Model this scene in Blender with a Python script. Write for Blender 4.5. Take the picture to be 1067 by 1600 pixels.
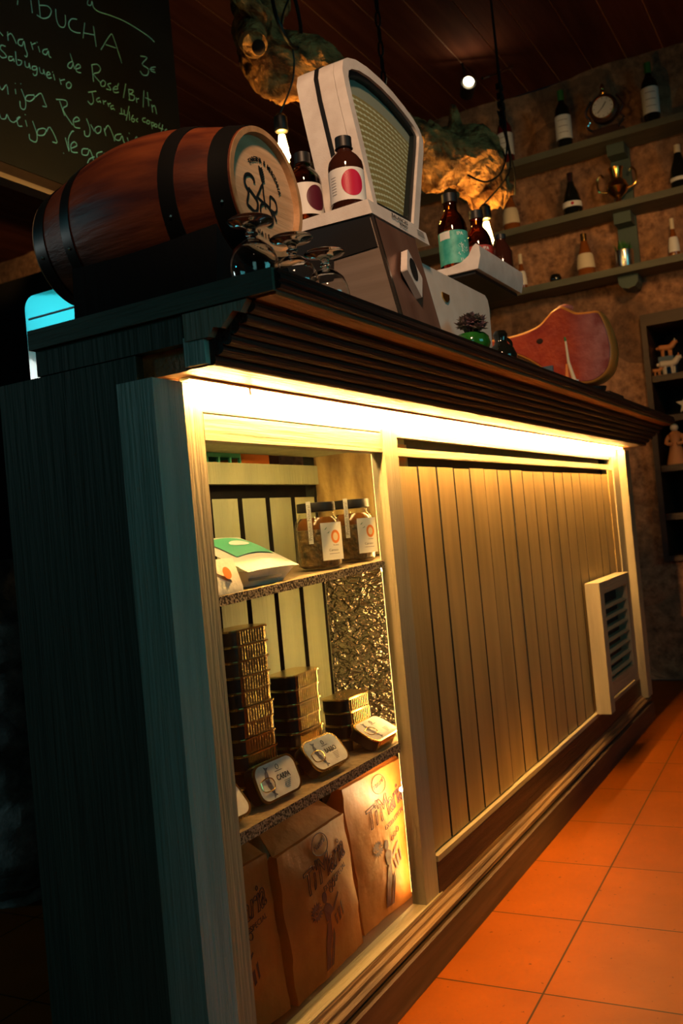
import bpy, bmesh, math, random
from mathutils import Vector, Matrix, noise
PI = math.pi
random.seed(7)
for o in list(bpy.data.objects): bpy.data.objects.remove(o)
scene = bpy.context.scene
COL = scene.collection

# ------------------------------------------------------------------ camera
cam_d = bpy.data.cameras.new('camera'); cam = bpy.data.objects.new('camera', cam_d); COL.objects.link(cam)
scene.camera = cam
R = [[ 0.48732081, -0.8683852, -0.09179096], [0.02565833, -0.09083219, 0.99553562], [0.87284597, 0.48750042, 0.02198311]]
cam.matrix_world = Matrix(((R[0][0], R[1][0], -R[2][0], 0), (R[0][1], R[1][1], -R[2][1], -0.8), (R[0][2], R[1][2], -R[2][2], 0.855), (0, 0, 0, 1)))
cam_d.sensor_fit = 'VERTICAL'; cam_d.sensor_height = 36; cam_d.lens = 1433.4 / 1600 * 36
cam_d.clip_start = 0.02
cam_d.dof.use_dof = True; cam_d.dof.focus_distance = 1.55; cam_d.dof.aperture_fstop = 7.0

# ------------------------------------------------------------------ world, exposure, lights
scene.view_settings.view_transform = 'Standard'; scene.view_settings.look = 'None'
scene.view_settings.exposure = 0.0; scene.view_settings.gamma = 1.0; scene.view_settings.use_curve_mapping = False
world = bpy.data.worlds.new('world'); scene.world = world; world.use_nodes = True
world.node_tree.nodes['Background'].inputs[0].default_value = (0.25, 0.4, 0.5, 1)
world.node_tree.nodes['Background'].inputs[1].default_value = 0.004

def light(name, kind, loc, target, energy, color, size=0.1, size_y=None, spot=None, blend=0.5):
    d = bpy.data.lights.new(name, kind); o = bpy.data.objects.new(name, d); COL.objects.link(o)
    o.location = loc
    if target is not None:
        o.rotation_euler = (Vector(target) - Vector(loc)).to_track_quat('-Z', 'Y').to_euler()
    d.energy = energy; d.color = color
    if kind == 'AREA':
        d.shape = 'RECTANGLE'; d.size = size; d.size_y = size_y or size
    elif kind == 'SPOT':
        d.shadow_soft_size = size; d.spot_size = spot; d.spot_blend = blend
    else: d.shadow_soft_size = size
    return o
# cool daylight: a street window on the customer side, a small window behind the counter
light('window_light_front', 'AREA', (1.25, -3.3, 1.7), (1.35, 0, 1.2), 12, (0.14, 0.74, 0.76), 1.3, 1.0)
light('cool_fill_left', 'AREA', (-1.6, -1.9, 1.9), (1.0, 0, 1.1), 2.4, (0.32, 0.80, 0.74), 0.8, 0.8)  # added cool fill from the left for the end faces, no window there
light('window_light_side', 'AREA', (-1.55, 3.75, 2.50), (1.5, 0.7, 1.4), 6.5, (0.05, 0.85, 1.0), 0.50, 0.26)
light('pillar_fill_light', 'POINT', (0.35, 2.1, 1.6), None, 5, (0.85, 0.95, 0.9), 0.08)  # added fill lamp, lifts the dim stone pillar
# warm tungsten room lamps
fl = light('room_lamp_floor', 'AREA', (2.0, -1.5, 2.6), (1.85, -0.12, 0), 3.2, (1.0, 0.42, 0.05), 1.2, 0.08); fl.data.spread = math.radians(11)
light('room_lamp_shelves', 'SPOT', (2.9, -0.5, 2.2), (4.6, 0.35, 1.85), 42, (1.0, 0.50, 0.17), 0.1, spot=1.15, blend=1.0)
light('room_lamp_kitchen', 'SPOT', (3.3, 3.5, 2.74), (4.6, 4.05, 2.80), 14, (1.0, 0.50, 0.12), 0.06, spot=0.62, blend=0.7)
light('room_lamp_bar', 'SPOT', (-0.1, -0.9, 2.6), (1.55, 0.02, 1.60), 190, (1.0, 0.56, 0.30), 0.12, spot=0.60, blend=0.6)

# ------------------------------------------------------------------ materials
def nt(name):
    m = bpy.data.materials.new(name); m.use_nodes = True
    return m, m.node_tree.nodes, m.node_tree.links, m.node_tree.nodes['Principled BSDF']
def mat(name, color, rough=0.5, metal=0.0, color2=None, scale=(8, 8, 8), bump=0.0, bscale=None, detail=4, trans=0.0, ior=1.45, coat=0.0, emit=None, estr=0.0, ramp=(0.35, 0.65), spec=None, space='Object'):
    m, N, L, p = nt(name)
    p.inputs['Roughness'].default_value = rough; p.inputs['Metallic'].default_value = metal
    p.inputs['Base Color'].default_value = (*color, 1); p.inputs['IOR'].default_value = ior
    p.inputs['Transmission Weight'].default_value = trans; p.inputs['Coat Weight'].default_value = coat
    if spec is not None: p.inputs['Specular IOR Level'].default_value = spec
    if emit: p.inputs['Emission Color'].default_value = (*emit, 1); p.inputs['Emission Strength'].default_value = estr
    tc = N.new('ShaderNodeTexCoord')
    mp = N.new('ShaderNodeMapping'); mp.inputs['Scale'].default_value = scale; L.new(tc.outputs[space], mp.inputs[0])
    nz = N.new('ShaderNodeTexNoise'); nz.inputs['Detail'].default_value = detail; nz.inputs['Scale'].default_value = 1; L.new(mp.outputs[0], nz.inputs[0])
    if color2:
        r = N.new('ShaderNodeValToRGB'); r.color_ramp.elements[0].position = ramp[0]; r.color_ramp.elements[1].position = ramp[1]
        r.color_ramp.elements[0].color = (*color, 1); r.color_ramp.elements[1].color = (*color2, 1)
        L.new(nz.outputs[0], r.inputs[0]); L.new(r.outputs[0], p.inputs['Base Color'])
    if bump:
        n2 = nz
        if bscale:
            m2 = N.new('ShaderNodeMapping'); m2.inputs['Scale'].default_value = bscale; L.new(tc.outputs[space], m2.inputs[0])
            n2 = N.new('ShaderNodeTexNoise'); n2.inputs['Detail'].default_value = 5; n2.inputs['Scale'].default_value = 1; L.new(m2.outputs[0], n2.inputs[0])
        b = N.new('ShaderNodeBump'); b.inputs['Strength'].default_value = bump; b.inputs['Distance'].default_value = 0.01
        L.new(n2.outputs[0], b.inputs['Height']); L.new(b.outputs[0], p.inputs['Normal'])
    return m

M = {}
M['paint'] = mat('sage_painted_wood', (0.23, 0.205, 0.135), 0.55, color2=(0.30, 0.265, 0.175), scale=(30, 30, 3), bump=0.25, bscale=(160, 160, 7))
M['post'] = mat('post_paint_cool_lit', (0.20, 0.36, 0.31), 0.5, color2=(0.30, 0.48, 0.42), scale=(40, 40, 3), bump=0.6, bscale=(200, 200, 7))  # cool window light is put into this paint colour
M['paint_x'] = mat('sage_painted_wood_lengthwise', (0.23, 0.205, 0.135), 0.55, color2=(0.30, 0.265, 0.175), scale=(3, 30, 30), bump=0.25, bscale=(7, 160, 160))
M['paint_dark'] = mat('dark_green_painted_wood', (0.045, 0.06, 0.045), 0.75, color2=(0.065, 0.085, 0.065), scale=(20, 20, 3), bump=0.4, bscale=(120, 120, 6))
M['planks'] = mat('painted_tongue_and_groove', (0.28, 0.20, 0.075), 0.5, color2=(0.37, 0.26, 0.10), scale=(25, 25, 2.5), bump=0.14, bscale=(150, 150, 6))
M['back'] = mat('pale_green_boards', (0.27, 0.30, 0.19), 0.6, color2=(0.35, 0.37, 0.22), scale=(20, 20, 3), bump=0.3, bscale=(120, 120, 6))
M['cornice'] = mat('dark_weathered_moulding', (0.020, 0.0105, 0.009), 0.5, color2=(0.055, 0.025, 0.016), scale=(2.5, 60, 60), bump=0.6, bscale=(6, 220, 220))
M['plinth'] = mat('plinth_dark_paint', (0.030, 0.020, 0.016), 0.6, color2=(0.06, 0.035, 0.026), scale=(3, 40, 40), bump=0.3)
M['base_mould'] = mat('worn_base_moulding', (0.05, 0.03, 0.018), 0.6, color2=(0.20, 0.125, 0.06), scale=(3, 60, 60), bump=0.6, bscale=(6, 200, 200))
M['soffit'] = mat('worn_orange_wood', (0.22, 0.095, 0.035), 0.55, color2=(0.40, 0.17, 0.06), scale=(3, 40, 40), bump=0.5, bscale=(6, 150, 150))
M['slab'] = mat('counter_top_green_wood', (0.075, 0.09, 0.065), 0.7, color2=(0.11, 0.13, 0.095), scale=(25, 5, 25), bump=0.5, bscale=(120, 9, 120))
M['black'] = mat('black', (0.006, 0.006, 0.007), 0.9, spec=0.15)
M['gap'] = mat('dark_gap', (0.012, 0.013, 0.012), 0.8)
M['shelf'] = mat('chipboard_shelf', (0.30, 0.21, 0.12), 0.6, color2=(0.42, 0.31, 0.19), scale=(90, 90, 90), bump=0.3)
M['shelf_edge'] = mat('speckled_raw_edge', (0.05, 0.03, 0.02), 0.8, color2=(0.50, 0.38, 0.28), scale=(260, 260, 260), bump=0.9, ramp=(0.42, 0.56))
M['barrel'] = mat('varnished_oak_staves', (0.06, 0.010, 0.0045), 0.46, color2=(0.20, 0.045, 0.012), scale=(28, 5, 28), bump=0.15, bscale=(120, 10, 120))
M['barrel_head'] = mat('pale_oak_head', (0.50, 0.30, 0.16), 0.5, color2=(0.64, 0.42, 0.25), scale=(6, 40, 55), bump=0.15, bscale=(10, 90, 160))
M['barrel_rim'] = mat('oak_rim', (0.36, 0.20, 0.09), 0.5, color2=(0.48, 0.28, 0.14), scale=(50, 50, 50), bump=0.2)
M['hoop'] = mat('black_iron_hoop', (0.012, 0.012, 0.012), 0.35, metal=0.4)
M['ink'] = mat('black_ink', (0.004, 0.008, 0.010), 0.5)
M['white_enamel'] = mat('white_enamel', (0.62, 0.58, 0.55), 0.28, color2=(0.72, 0.69, 0.66), scale=(30, 30, 30), bump=0.12, bscale=(500, 500, 500), coat=0.3)
M['enamel_pink'] = mat('cream_enamel', (0.66, 0.60, 0.54), 0.22, color2=(0.72, 0.67, 0.62), scale=(20, 20, 20), coat=0.4)
M['dial'] = mat('dial_glass_green', (0.17, 0.21, 0.16), 0.3)
M['copper'] = mat('brown_copper_panel', (0.30, 0.16, 0.12), 0.34, metal=0.7, color2=(0.42, 0.24, 0.18), scale=(18, 18, 2), bump=0.08)
M['steel_brown'] = mat('brushed_steel', (0.38, 0.31, 0.26), 0.42, metal=0.75, color2=(0.46, 0.38, 0.33), scale=(3, 3, 60), bump=0.05)
M['steel'] = mat('steel', (0.6, 0.6, 0.58), 0.25, metal=1.0)
M['rubber'] = mat('black_rubber', (0.008, 0.008, 0.009), 0.45, bump=0.1)
M['amber'] = mat('amber_glass', (0.30, 0.075, 0.012), 0.02, trans=1.0, ior=1.45)
M['amber_dark'] = mat('dark_brown_glass', (0.035, 0.010, 0.006), 0.06, coat=0.5)
M['clear'] = mat('clear_glass', (0.96, 0.98, 0.98), 0.0, trans=1.0, ior=1.5)
M['wine_glass'] = mat('dark_wine_glass', (0.006, 0.008, 0.006), 0.08, coat=0.6)
M['rose_glass'] = mat('red_wine_bottle', (0.11, 0.012, 0.008), 0.08, coat=0.6)
M['honey_glass'] = mat('honey_liquor', (0.22, 0.065, 0.012), 0.08, coat=0.6)
M['label'] = mat('white_paper_label', (0.72, 0.72, 0.70), 0.55)
M['label_cream'] = mat('cream_paper_label', (0.66, 0.57, 0.40), 0.6)
M['label_teal'] = mat('teal_paper_label', (0.03, 0.33, 0.27), 0.5, color2=(0.09, 0.46, 0.39), scale=(60, 60, 60))
M['label_red'] = mat('red_paper_label', (0.35, 0.04, 0.03), 0.5)
M['red'] = mat('crimson_print', (0.46, 0.006, 0.045), 0.4)
M['wine_dot'] = mat('dark_plum_print', (0.09, 0.012, 0.03), 0.4)
M['green_print'] = mat('green_print', (0.07, 0.42, 0.26), 0.5)
M['orange_print'] = mat('orange_print', (0.70, 0.20, 0.03), 0.5)
M['grey_print'] = mat('grey_print', (0.25, 0.23, 0.22), 0.6)
M['white_print'] = mat('white_print', (0.75, 0.85, 0.82), 0.5)
M['tin'] = mat('tin_plate', (0.90, 0.66, 0.30), 0.22, metal=1.0)
M['tin_dark'] = mat('dark_lacquered_tin', (0.07, 0.06, 0.06), 0.3, metal=0.7)
M['tin_label'] = mat('tin_lid_paper', (0.70, 0.62, 0.58), 0.4, color2=(0.78, 0.73, 0.70), scale=(80, 80, 80))
M['fish'] = mat('fish_print', (0.07, 0.075, 0.11), 0.5, color2=(0.20, 0.17, 0.20), scale=(200, 200, 200))
M['kraft'] = mat('kraft_paper', (0.30, 0.105, 0.020), 0.6, color2=(0.40, 0.145, 0.030), scale=(14, 14, 14), bump=0.35, bscale=(22, 22, 22))
M['kraft_print'] = mat('purple_brown_print', (0.05, 0.018, 0.03), 0.6)
M['foam'] = mat('white_plastic_wrap', (0.80, 0.77, 0.72), 0.3, bump=0.2, bscale=(60, 60, 60), coat=0.3)
M['cheese'] = mat('wrapped_cheese', (0.80, 0.55, 0.34), 0.35, coat=0.4)
M['olives'] = mat('preserved_fruit', (0.035, 0.03, 0.012), 0.35, color2=(0.26, 0.15, 0.05), scale=(70, 70, 70), bump=0.8, bscale=(90, 90, 90), coat=0.7)
M['honey'] = mat('amber_syrup', (0.22, 0.08, 0.015), 0.1, trans=0.3)
def ham_mat():
    m = mat('cured_ham_lean', (0.28, 0.014, 0.004), 0.42, color2=(0.44, 0.050, 0.010), scale=(12, 12, 12), bump=0.45, bscale=(30, 30, 30), coat=0.2)
    N, L = m.node_tree.nodes, m.node_tree.links; p = N['Principled BSDF']; src = p.inputs['Base Color'].links[0].from_socket
    tc = N.new('ShaderNodeTexCoord'); sp = N.new('ShaderNodeSeparateXYZ'); L.new(tc.outputs['Object'], sp.inputs[0])
    n = N.new('ShaderNodeTexNoise'); n.inputs['Scale'].default_value = 18; n.inputs['Detail'].default_value = 6; L.new(tc.outputs['Object'], n.inputs[0])
    ad = N.new('ShaderNodeMath'); ad.operation = 'MULTIPLY_ADD'; ad.inputs[1].default_value = 0.10; L.new(n.outputs[0], ad.inputs[0]); L.new(sp.outputs[1], ad.inputs[2])
    mr = N.new('ShaderNodeMapRange'); mr.inputs[1].default_value = -0.02; mr.inputs[2].default_value = -0.11; L.new(ad.outputs[0], mr.inputs[0])
    mx = N.new('ShaderNodeMixRGB'); L.new(mr.outputs[0], mx.inputs[0]); L.new(src, mx.inputs[1])
    r = N.new('ShaderNodeValToRGB'); r.color_ramp.elements[0].position = 0.35; r.color_ramp.elements[1].position = 0.68
    r.color_ramp.elements[0].color = (0.26, 0.035, 0.03, 1); r.color_ramp.elements[1].color = (0.52, 0.22, 0.23, 1); L.new(n.outputs[0], r.inputs[0]); L.new(r.outputs[0], mx.inputs[2])
    L.new(mx.outputs[0], p.inputs['Base Color']); return m
M['ham'] = ham_mat()
M['ham_cut'] = mat('cut_ham_flesh', (0.42, 0.10, 0.085), 0.42, color2=(0.62, 0.30, 0.28), scale=(45, 45, 45), bump=0.3, coat=0.2)
M['ham_fat'] = mat('ham_fat', (0.70, 0.27, 0.05), 0.4, coat=0.2)
M['driftwood'] = mat('driftwood', (0.15, 0.055, 0.015), 0.8, color2=(0.72, 0.36, 0.12), scale=(10, 22, 22), bump=1.0, bscale=(24, 60, 60), detail=8, ramp=(0.36, 0.6))
for n_ in M['driftwood'].node_tree.nodes:
    if n_.type == 'BUMP': n_.inputs['Distance'].default_value = 0.03
M['hole'] = mat('knot_hole', (0.03, 0.012, 0.006), 0.9)
M['ceiling'] = mat('dark_ceiling_boards', (0.10, 0.028, 0.018), 0.85, spec=0.1, color2=(0.16, 0.05, 0.028), scale=(1.5, 14, 14), bump=0.3, bscale=(3, 60, 60))
M['ceiling_glint'] = mat('painted_board_highlight', (0.60, 0.36, 0.25), 0.5)
M['board'] = mat('chalkboard', (0.003, 0.005, 0.006), 0.6, color2=(0.009, 0.013, 0.015), scale=(2.5, 2.5, 4), ramp=(0.45, 0.8))
M['chalk'] = mat('chalk', (0.24, 0.80, 1.0), 0.9)
M['dark_wood'] = mat('dark_wood', (0.03, 0.013, 0.009), 0.45, color2=(0.05, 0.022, 0.014), scale=(4, 4, 30), bump=0.2)
M['teal'] = mat('turquoise_enamel', (0.0, 0.40, 0.45), 0.16, coat=0.6)
M['shelf_green'] = mat('shelf_green_paint', (0.085, 0.09, 0.062), 0.6, color2=(0.12, 0.125, 0.088), scale=(20, 3, 20), bump=0.3)
M['bracket'] = mat('bracket_green_paint', (0.06, 0.095, 0.08), 0.6)
M['succulent'] = mat('succulent_leaf', (0.08, 0.09, 0.06), 0.45, color2=(0.22, 0.12, 0.14), scale=(60, 60, 60))
M['green_glaze'] = mat('green_glazed_pot', (0.006, 0.06, 0.008), 0.12, color2=(0.02, 0.15, 0.02), scale=(30, 30, 30), coat=0.7)
M['terracotta'] = mat('terracotta', (0.30, 0.085, 0.04), 0.4, coat=0.3)
M['gold'] = mat('brass', (0.80, 0.48, 0.13), 0.2, metal=1.0)
M['chrome'] = mat('chrome', (0.8, 0.8, 0.82), 0.1, metal=1.0)
M['leaf'] = mat('green_leaf', (0.03, 0.14, 0.025), 0.5)
M['white_clay'] = mat('painted_white_clay', (0.55, 0.48, 0.38), 0.5)
M['orange_clay'] = mat('painted_orange_clay', (0.50, 0.20, 0.07), 0.5)
M['blue_paint'] = mat('blue_paint', (0.05, 0.10, 0.16), 0.5)
M['bulb_glow'] = mat('glowing_bulb', (1, 0.6, 0.2), 0.2, emit=(1.0, 0.50, 0.10), estr=280)
M['filament'] = mat('glowing_filament', (1, 0.8, 0.4), 0.2, emit=(1.0, 0.62, 0.20), estr=420)
M['spot_glow'] = mat('spot_lens_glow', (1, 0.9, 0.7), 0.2, emit=(1.0, 0.80, 0.45), estr=28)
M['led'] = mat('warm_led_strip', (1, 0.8, 0.5), 0.3, emit=(1.0, 0.50, 0.135), estr=950)
M['led_in'] = mat('warm_led_strip_inside', (1, 0.8, 0.5), 0.3, emit=(1.0, 0.55, 0.16), estr=12)
M['led_fill_side'] = mat('added_fill_strip_side', (1, 0.8, 0.5), 0.3, emit=(1.0, 0.58, 0.18), estr=115)
M['led_fill_top'] = mat('added_fill_strip_top', (1, 0.8, 0.5), 0.3, emit=(1.0, 0.60, 0.22), estr=120)
M['led_dot'] = mat('warm_led_chip', (1, 0.9, 0.7), 0.3, emit=(1.0, 0.78, 0.42), estr=1700)
M['foil_rim'] = mat('orange_bare_wood', (0.52, 0.22, 0.05), 0.45, color2=(0.62, 0.30, 0.08), scale=(30, 30, 4))

def pane_mat():
    m, N, L, p = nt('window_pane_glass'); N.remove(p); out = N['Material Output']
    tr = N.new('ShaderNodeBsdfTransparent'); tr.inputs[0].default_value = (0.95, 0.96, 0.94, 1)
    gl = N.new('ShaderNodeBsdfGlossy'); gl.inputs['Roughness'].default_value = 0.015
    fr = N.new('ShaderNodeLayerWeight'); fr.inputs[0].default_value = 0.5
    pw = N.new('ShaderNodeMath'); pw.operation = 'POWER'; pw.inputs[1].default_value = 5.0; L.new(fr.outputs['Facing'], pw.inputs[0])
    ma = N.new('ShaderNodeMath'); ma.operation = 'MULTIPLY_ADD'; ma.inputs[1].default_value = 0.6; ma.inputs[2].default_value = 0.02; L.new(pw.outputs[0], ma.inputs[0])
    mx = N.new('ShaderNodeMixShader'); L.new(ma.outputs[0], mx.inputs[0]); L.new(tr.outputs[0], mx.inputs[1]); L.new(gl.outputs[0], mx.inputs[2])
    L.new(mx.outputs[0], out.inputs[0]); return m
M['pane'] = pane_mat()
def jar_mat():
    m = pane_mat(); m.name = 'jar_glass'; return m
M['jar'] = jar_mat()

def foil_mat():
    m, N, L, p = nt('crinkled_foil'); p.inputs['Metallic'].default_value = 1; p.inputs['Roughness'].default_value = 0.26
    p.inputs['Base Color'].default_value = (0.50, 0.44, 0.40, 1)
    tc = N.new('ShaderNodeTexCoord'); n = N.new('ShaderNodeTexNoise'); n.inputs['Scale'].default_value = 34; n.inputs['Detail'].default_value = 2
    mp = N.new('ShaderNodeMapping'); mp.inputs['Scale'].default_value = (1, 0.8, 1.5); L.new(tc.outputs['Object'], mp.inputs[0]); L.new(mp.outputs[0], n.inputs[0])
    v = N.new('ShaderNodeTexVoronoi'); v.feature = 'F1'; v.inputs['Scale'].default_value = 38
    mx = N.new('ShaderNodeMixRGB'); mx.inputs[0].default_value = 0.06; L.new(mp.outputs[0], mx.inputs[1]); L.new(n.outputs['Color'], mx.inputs[2]); L.new(mx.outputs[0], v.inputs[0])
    v2 = N.new('ShaderNodeTexVoronoi'); v2.inputs['Scale'].default_value = 95; L.new(mx.outputs[0], v2.inputs[0])
    ad = N.new('ShaderNodeMath'); ad.operation = 'MULTIPLY_ADD'; ad.inputs[1].default_value = 0.4; L.new(v2.outputs[0], ad.inputs[0]); L.new(v.outputs[0], ad.inputs[2])
    b = N.new('ShaderNodeBump'); b.inputs['Strength'].default_value = 1.0; b.inputs['Distance'].default_value = 0.012
    L.new(ad.outputs[0], b.inputs['Height']); L.new(b.outputs[0], p.inputs['Normal']); return m
M['foil'] = foil_mat()

def stain_mat():
    return mat('stained_ply_lining', (0.20, 0.13, 0.05), 0.4, color2=(0.50, 0.36, 0.14), scale=(30, 30, 6), bump=0.5, bscale=(60, 60, 30), coat=0.4)
M['lining'] = stain_mat()

def stone_mat(name, c1, c2, c3, sc):
    m, N, L, p = nt(name); p.inputs['Roughness'].default_value = 0.85
    tc = N.new('ShaderNodeTexCoord'); nz = N.new('ShaderNodeTexNoise'); nz.inputs['Scale'].default_value = sc * 0.8; nz.inputs['Detail'].default_value = 3
    L.new(tc.outputs['Object'], nz.inputs[0])
    mx = N.new('ShaderNodeMixRGB'); mx.inputs[0].default_value = 0.16; L.new(tc.outputs['Object'], mx.inputs[1]); L.new(nz.outputs['Color'], mx.inputs[2])
    v = N.new('ShaderNodeTexVoronoi'); v.inputs['Scale'].default_value = sc; v.feature = 'DISTANCE_TO_EDGE'; L.new(mx.outputs[0], v.inputs[0])
    v2 = N.new('ShaderNodeTexVoronoi'); v2.inputs['Scale'].default_value = sc; L.new(mx.outputs[0], v2.inputs[0])
    f = N.new('ShaderNodeTexNoise'); f.inputs['Scale'].default_value = 22; f.inputs['Detail'].default_value = 9; f.inputs['Roughness'].default_value = 0.7; L.new(tc.outputs['Object'], f.inputs[0])
    r = N.new('ShaderNodeValToRGB'); r.color_ramp.elements[0].position = 0.3; r.color_ramp.elements[1].position = 0.72
    r.color_ramp.elements[0].color = (*c1, 1); r.color_ramp.elements[1].color = (*c2, 1); L.new(f.outputs[0], r.inputs[0])
    hs = N.new('ShaderNodeHueSaturation'); L.new(r.outputs[0], hs.inputs['Color'])
    sp = N.new('ShaderNodeSeparateColor'); L.new(v2.outputs['Color'], sp.inputs[0])
    mr = N.new('ShaderNodeMapRange'); mr.inputs[3].default_value = 0.55; mr.inputs[4].default_value = 1.45; L.new(sp.outputs[0], mr.inputs[0]); L.new(mr.outputs[0], hs.inputs['Value'])
    e = N.new('ShaderNodeMapRange'); e.inputs[1].default_value = 0.0; e.inputs[2].default_value = 0.10; e.inputs[3].default_value = 0.45; L.new(v.outputs[0], e.inputs[0])
    m2 = N.new('ShaderNodeMixRGB'); L.new(e.outputs[0], m2.inputs[0]); m2.inputs[1].default_value = (*c3, 1); L.new(hs.outputs[0], m2.inputs[2])
    L.new(m2.outputs[0], p.inputs['Base Color'])
    a = N.new('ShaderNodeMath'); a.operation = 'MULTIPLY_ADD'; a.inputs[1].default_value = 0.5; L.new(f.outputs[0], a.inputs[0]); L.new(e.outputs[0], a.inputs[2])
    b = N.new('ShaderNodeBump'); b.inputs['Strength'].default_value = 0.8; b.inputs['Distance'].default_value = 0.03
    L.new(a.outputs[0], b.inputs['Height']); L.new(b.outputs[0], p.inputs['Normal']); return m
M['stone'] = stone_mat('rough_granite_wall', (0.07, 0.03, 0.016), (0.48, 0.25, 0.13), (0.26, 0.14, 0.08), 3.2)
M['stone_grey'] = stone_mat('grey_rough_stone', (0.05, 0.05, 0.05), (0.28, 0.27, 0.26), (0.03, 0.03, 0.03), 5)

def tile_mat():
    m, N, L, p = nt('terracotta_floor_tiles'); p.inputs['Roughness'].default_value = 0.45; p.inputs['Specular IOR Level'].default_value = 0.08
    tc = N.new('ShaderNodeTexCoord'); mp = N.new('ShaderNodeMapping'); mp.inputs['Rotation'].default_value = (0, 0, math.radians(-2.0))
    mp.inputs['Location'].default_value = (-1.587 + 0.01, 0.29, 0); L.new(tc.outputs['Object'], mp.inputs[0])
    br = N.new('ShaderNodeTexBrick'); br.offset = 0.0; br.squash = 1.0
    br.inputs['Scale'].default_value = 1; br.inputs['Brick Width'].default_value = 0.31; br.inputs['Row Height'].default_value = 0.31
    br.inputs['Mortar Size'].default_value = 0.0022; br.inputs['Mortar Smooth'].default_value = 0.3
    br.inputs['Color1'].default_value = (0.155, 0.039, 0.0010, 1); br.inputs['Color2'].default_value = (0.128, 0.030, 0.0008, 1); br.inputs['Mortar'].default_value = (0.016, 0.006, 0.002, 1)
    L.new(mp.outputs[0], br.inputs[0])
    n = N.new('ShaderNodeTexNoise'); n.inputs['Scale'].default_value = 7; n.inputs['Detail'].default_value = 8; L.new(tc.outputs['Object'], n.inputs[0])
    r = N.new('ShaderNodeMapRange'); r.inputs[3].default_value = 0.75; r.inputs[4].default_value = 1.25; L.new(n.outputs[0], r.inputs[0])
    s = N.new('ShaderNodeTexNoise'); s.inputs['Scale'].default_value = 75; s.inputs['Detail'].default_value = 3; L.new(tc.outputs['Object'], s.inputs[0])
    r2 = N.new('ShaderNodeMapRange'); r2.inputs[1].default_value = 0.68; r2.inputs[2].default_value = 0.74; r2.inputs[3].default_value = 1; r2.inputs[4].default_value = 0.35; L.new(s.outputs[0], r2.inputs[0])
    mu = N.new('ShaderNodeMath'); mu.operation = 'MULTIPLY'; L.new(r.outputs[0], mu.inputs[0]); L.new(r2.outputs[0], mu.inputs[1])
    hs = N.new('ShaderNodeHueSaturation'); L.new(br.outputs[0], hs.inputs['Color']); L.new(mu.outputs[0], hs.inputs['Value']); L.new(hs.outputs[0], p.inputs['Base Color'])
    b = N.new('ShaderNodeBump'); b.inputs['Strength'].default_value = 0.25; b.inputs['Distance'].default_value = 0.004
    L.new(n.outputs[0], b.inputs['Height']); L.new(b.outputs[0], p.inputs['Normal']); return m
M['tiles'] = tile_mat()

def dial_mat():
    m, N, L, p = nt('dial_with_curved_rows'); p.inputs['Roughness'].default_value = 0.35
    tc = N.new('ShaderNodeTexCoord'); mp = N.new('ShaderNodeMapping'); mp.inputs['Location'].default_value = (0.105, 0, 0.069); L.new(tc.outputs['Object'], mp.inputs[0])
    sx = N.new('ShaderNodeSeparateXYZ'); L.new(mp.outputs[0], sx.inputs[0]); cx = N.new('ShaderNodeCombineXYZ'); L.new(sx.outputs[0], cx.inputs[0]); L.new(sx.outputs[2], cx.inputs[1])
    ln = N.new('ShaderNodeVectorMath'); ln.operation = 'LENGTH'; L.new(cx.outputs[0], ln.inputs[0])
    k = N.new('ShaderNodeMath'); k.operation = 'MULTIPLY'; k.inputs[1].default_value = 2 * PI / 0.0125; L.new(ln.outputs['Value'], k.inputs[0])
    s = N.new('ShaderNodeMath'); s.operation = 'SINE'; L.new(k.outputs[0], s.inputs[0])
    at = N.new('ShaderNodeMath'); at.operation = 'ARCTAN2'; L.new(sx.outputs[0], at.inputs[0]); L.new(sx.outputs[2], at.inputs[1])
    k2 = N.new('ShaderNodeMath'); k2.operation = 'MULTIPLY'; k2.inputs[1].default_value = 190; L.new(at.outputs[0], k2.inputs[0])
    s2 = N.new('ShaderNodeMath'); s2.operation = 'SINE'; L.new(k2.outputs[0], s2.inputs[0])
    mm = N.new('ShaderNodeMath'); mm.operation = 'MULTIPLY_ADD'; mm.inputs[1].default_value = 0.35; L.new(s2.outputs[0], mm.inputs[0]); L.new(s.outputs[0], mm.inputs[2])
    r = N.new('ShaderNodeValToRGB'); r.color_ramp.elements[0].position = 0.35; r.color_ramp.elements[1].position = 0.8
    r.color_ramp.elements[0].color = (0.24, 0.22, 0.09, 1); r.color_ramp.elements[1].color = (0.50, 0.60, 0.44, 1); L.new(mm.outputs[0], r.inputs[0])
    gt = N.new('ShaderNodeMath'); gt.operation = 'GREATER_THAN'; gt.inputs[1].default_value = 0.574; L.new(ln.outputs['Value'], gt.inputs[0])
    mx = N.new('ShaderNodeMixRGB'); L.new(gt.outputs[0], mx.inputs[0]); L.new(r.outputs[0], mx.inputs[1]); mx.inputs[2].default_value = (0.22, 0.27, 0.22, 1)
    L.new(mx.outputs[0], p.inputs['Base Color']); return m
M['dial'] = dial_mat()

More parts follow.
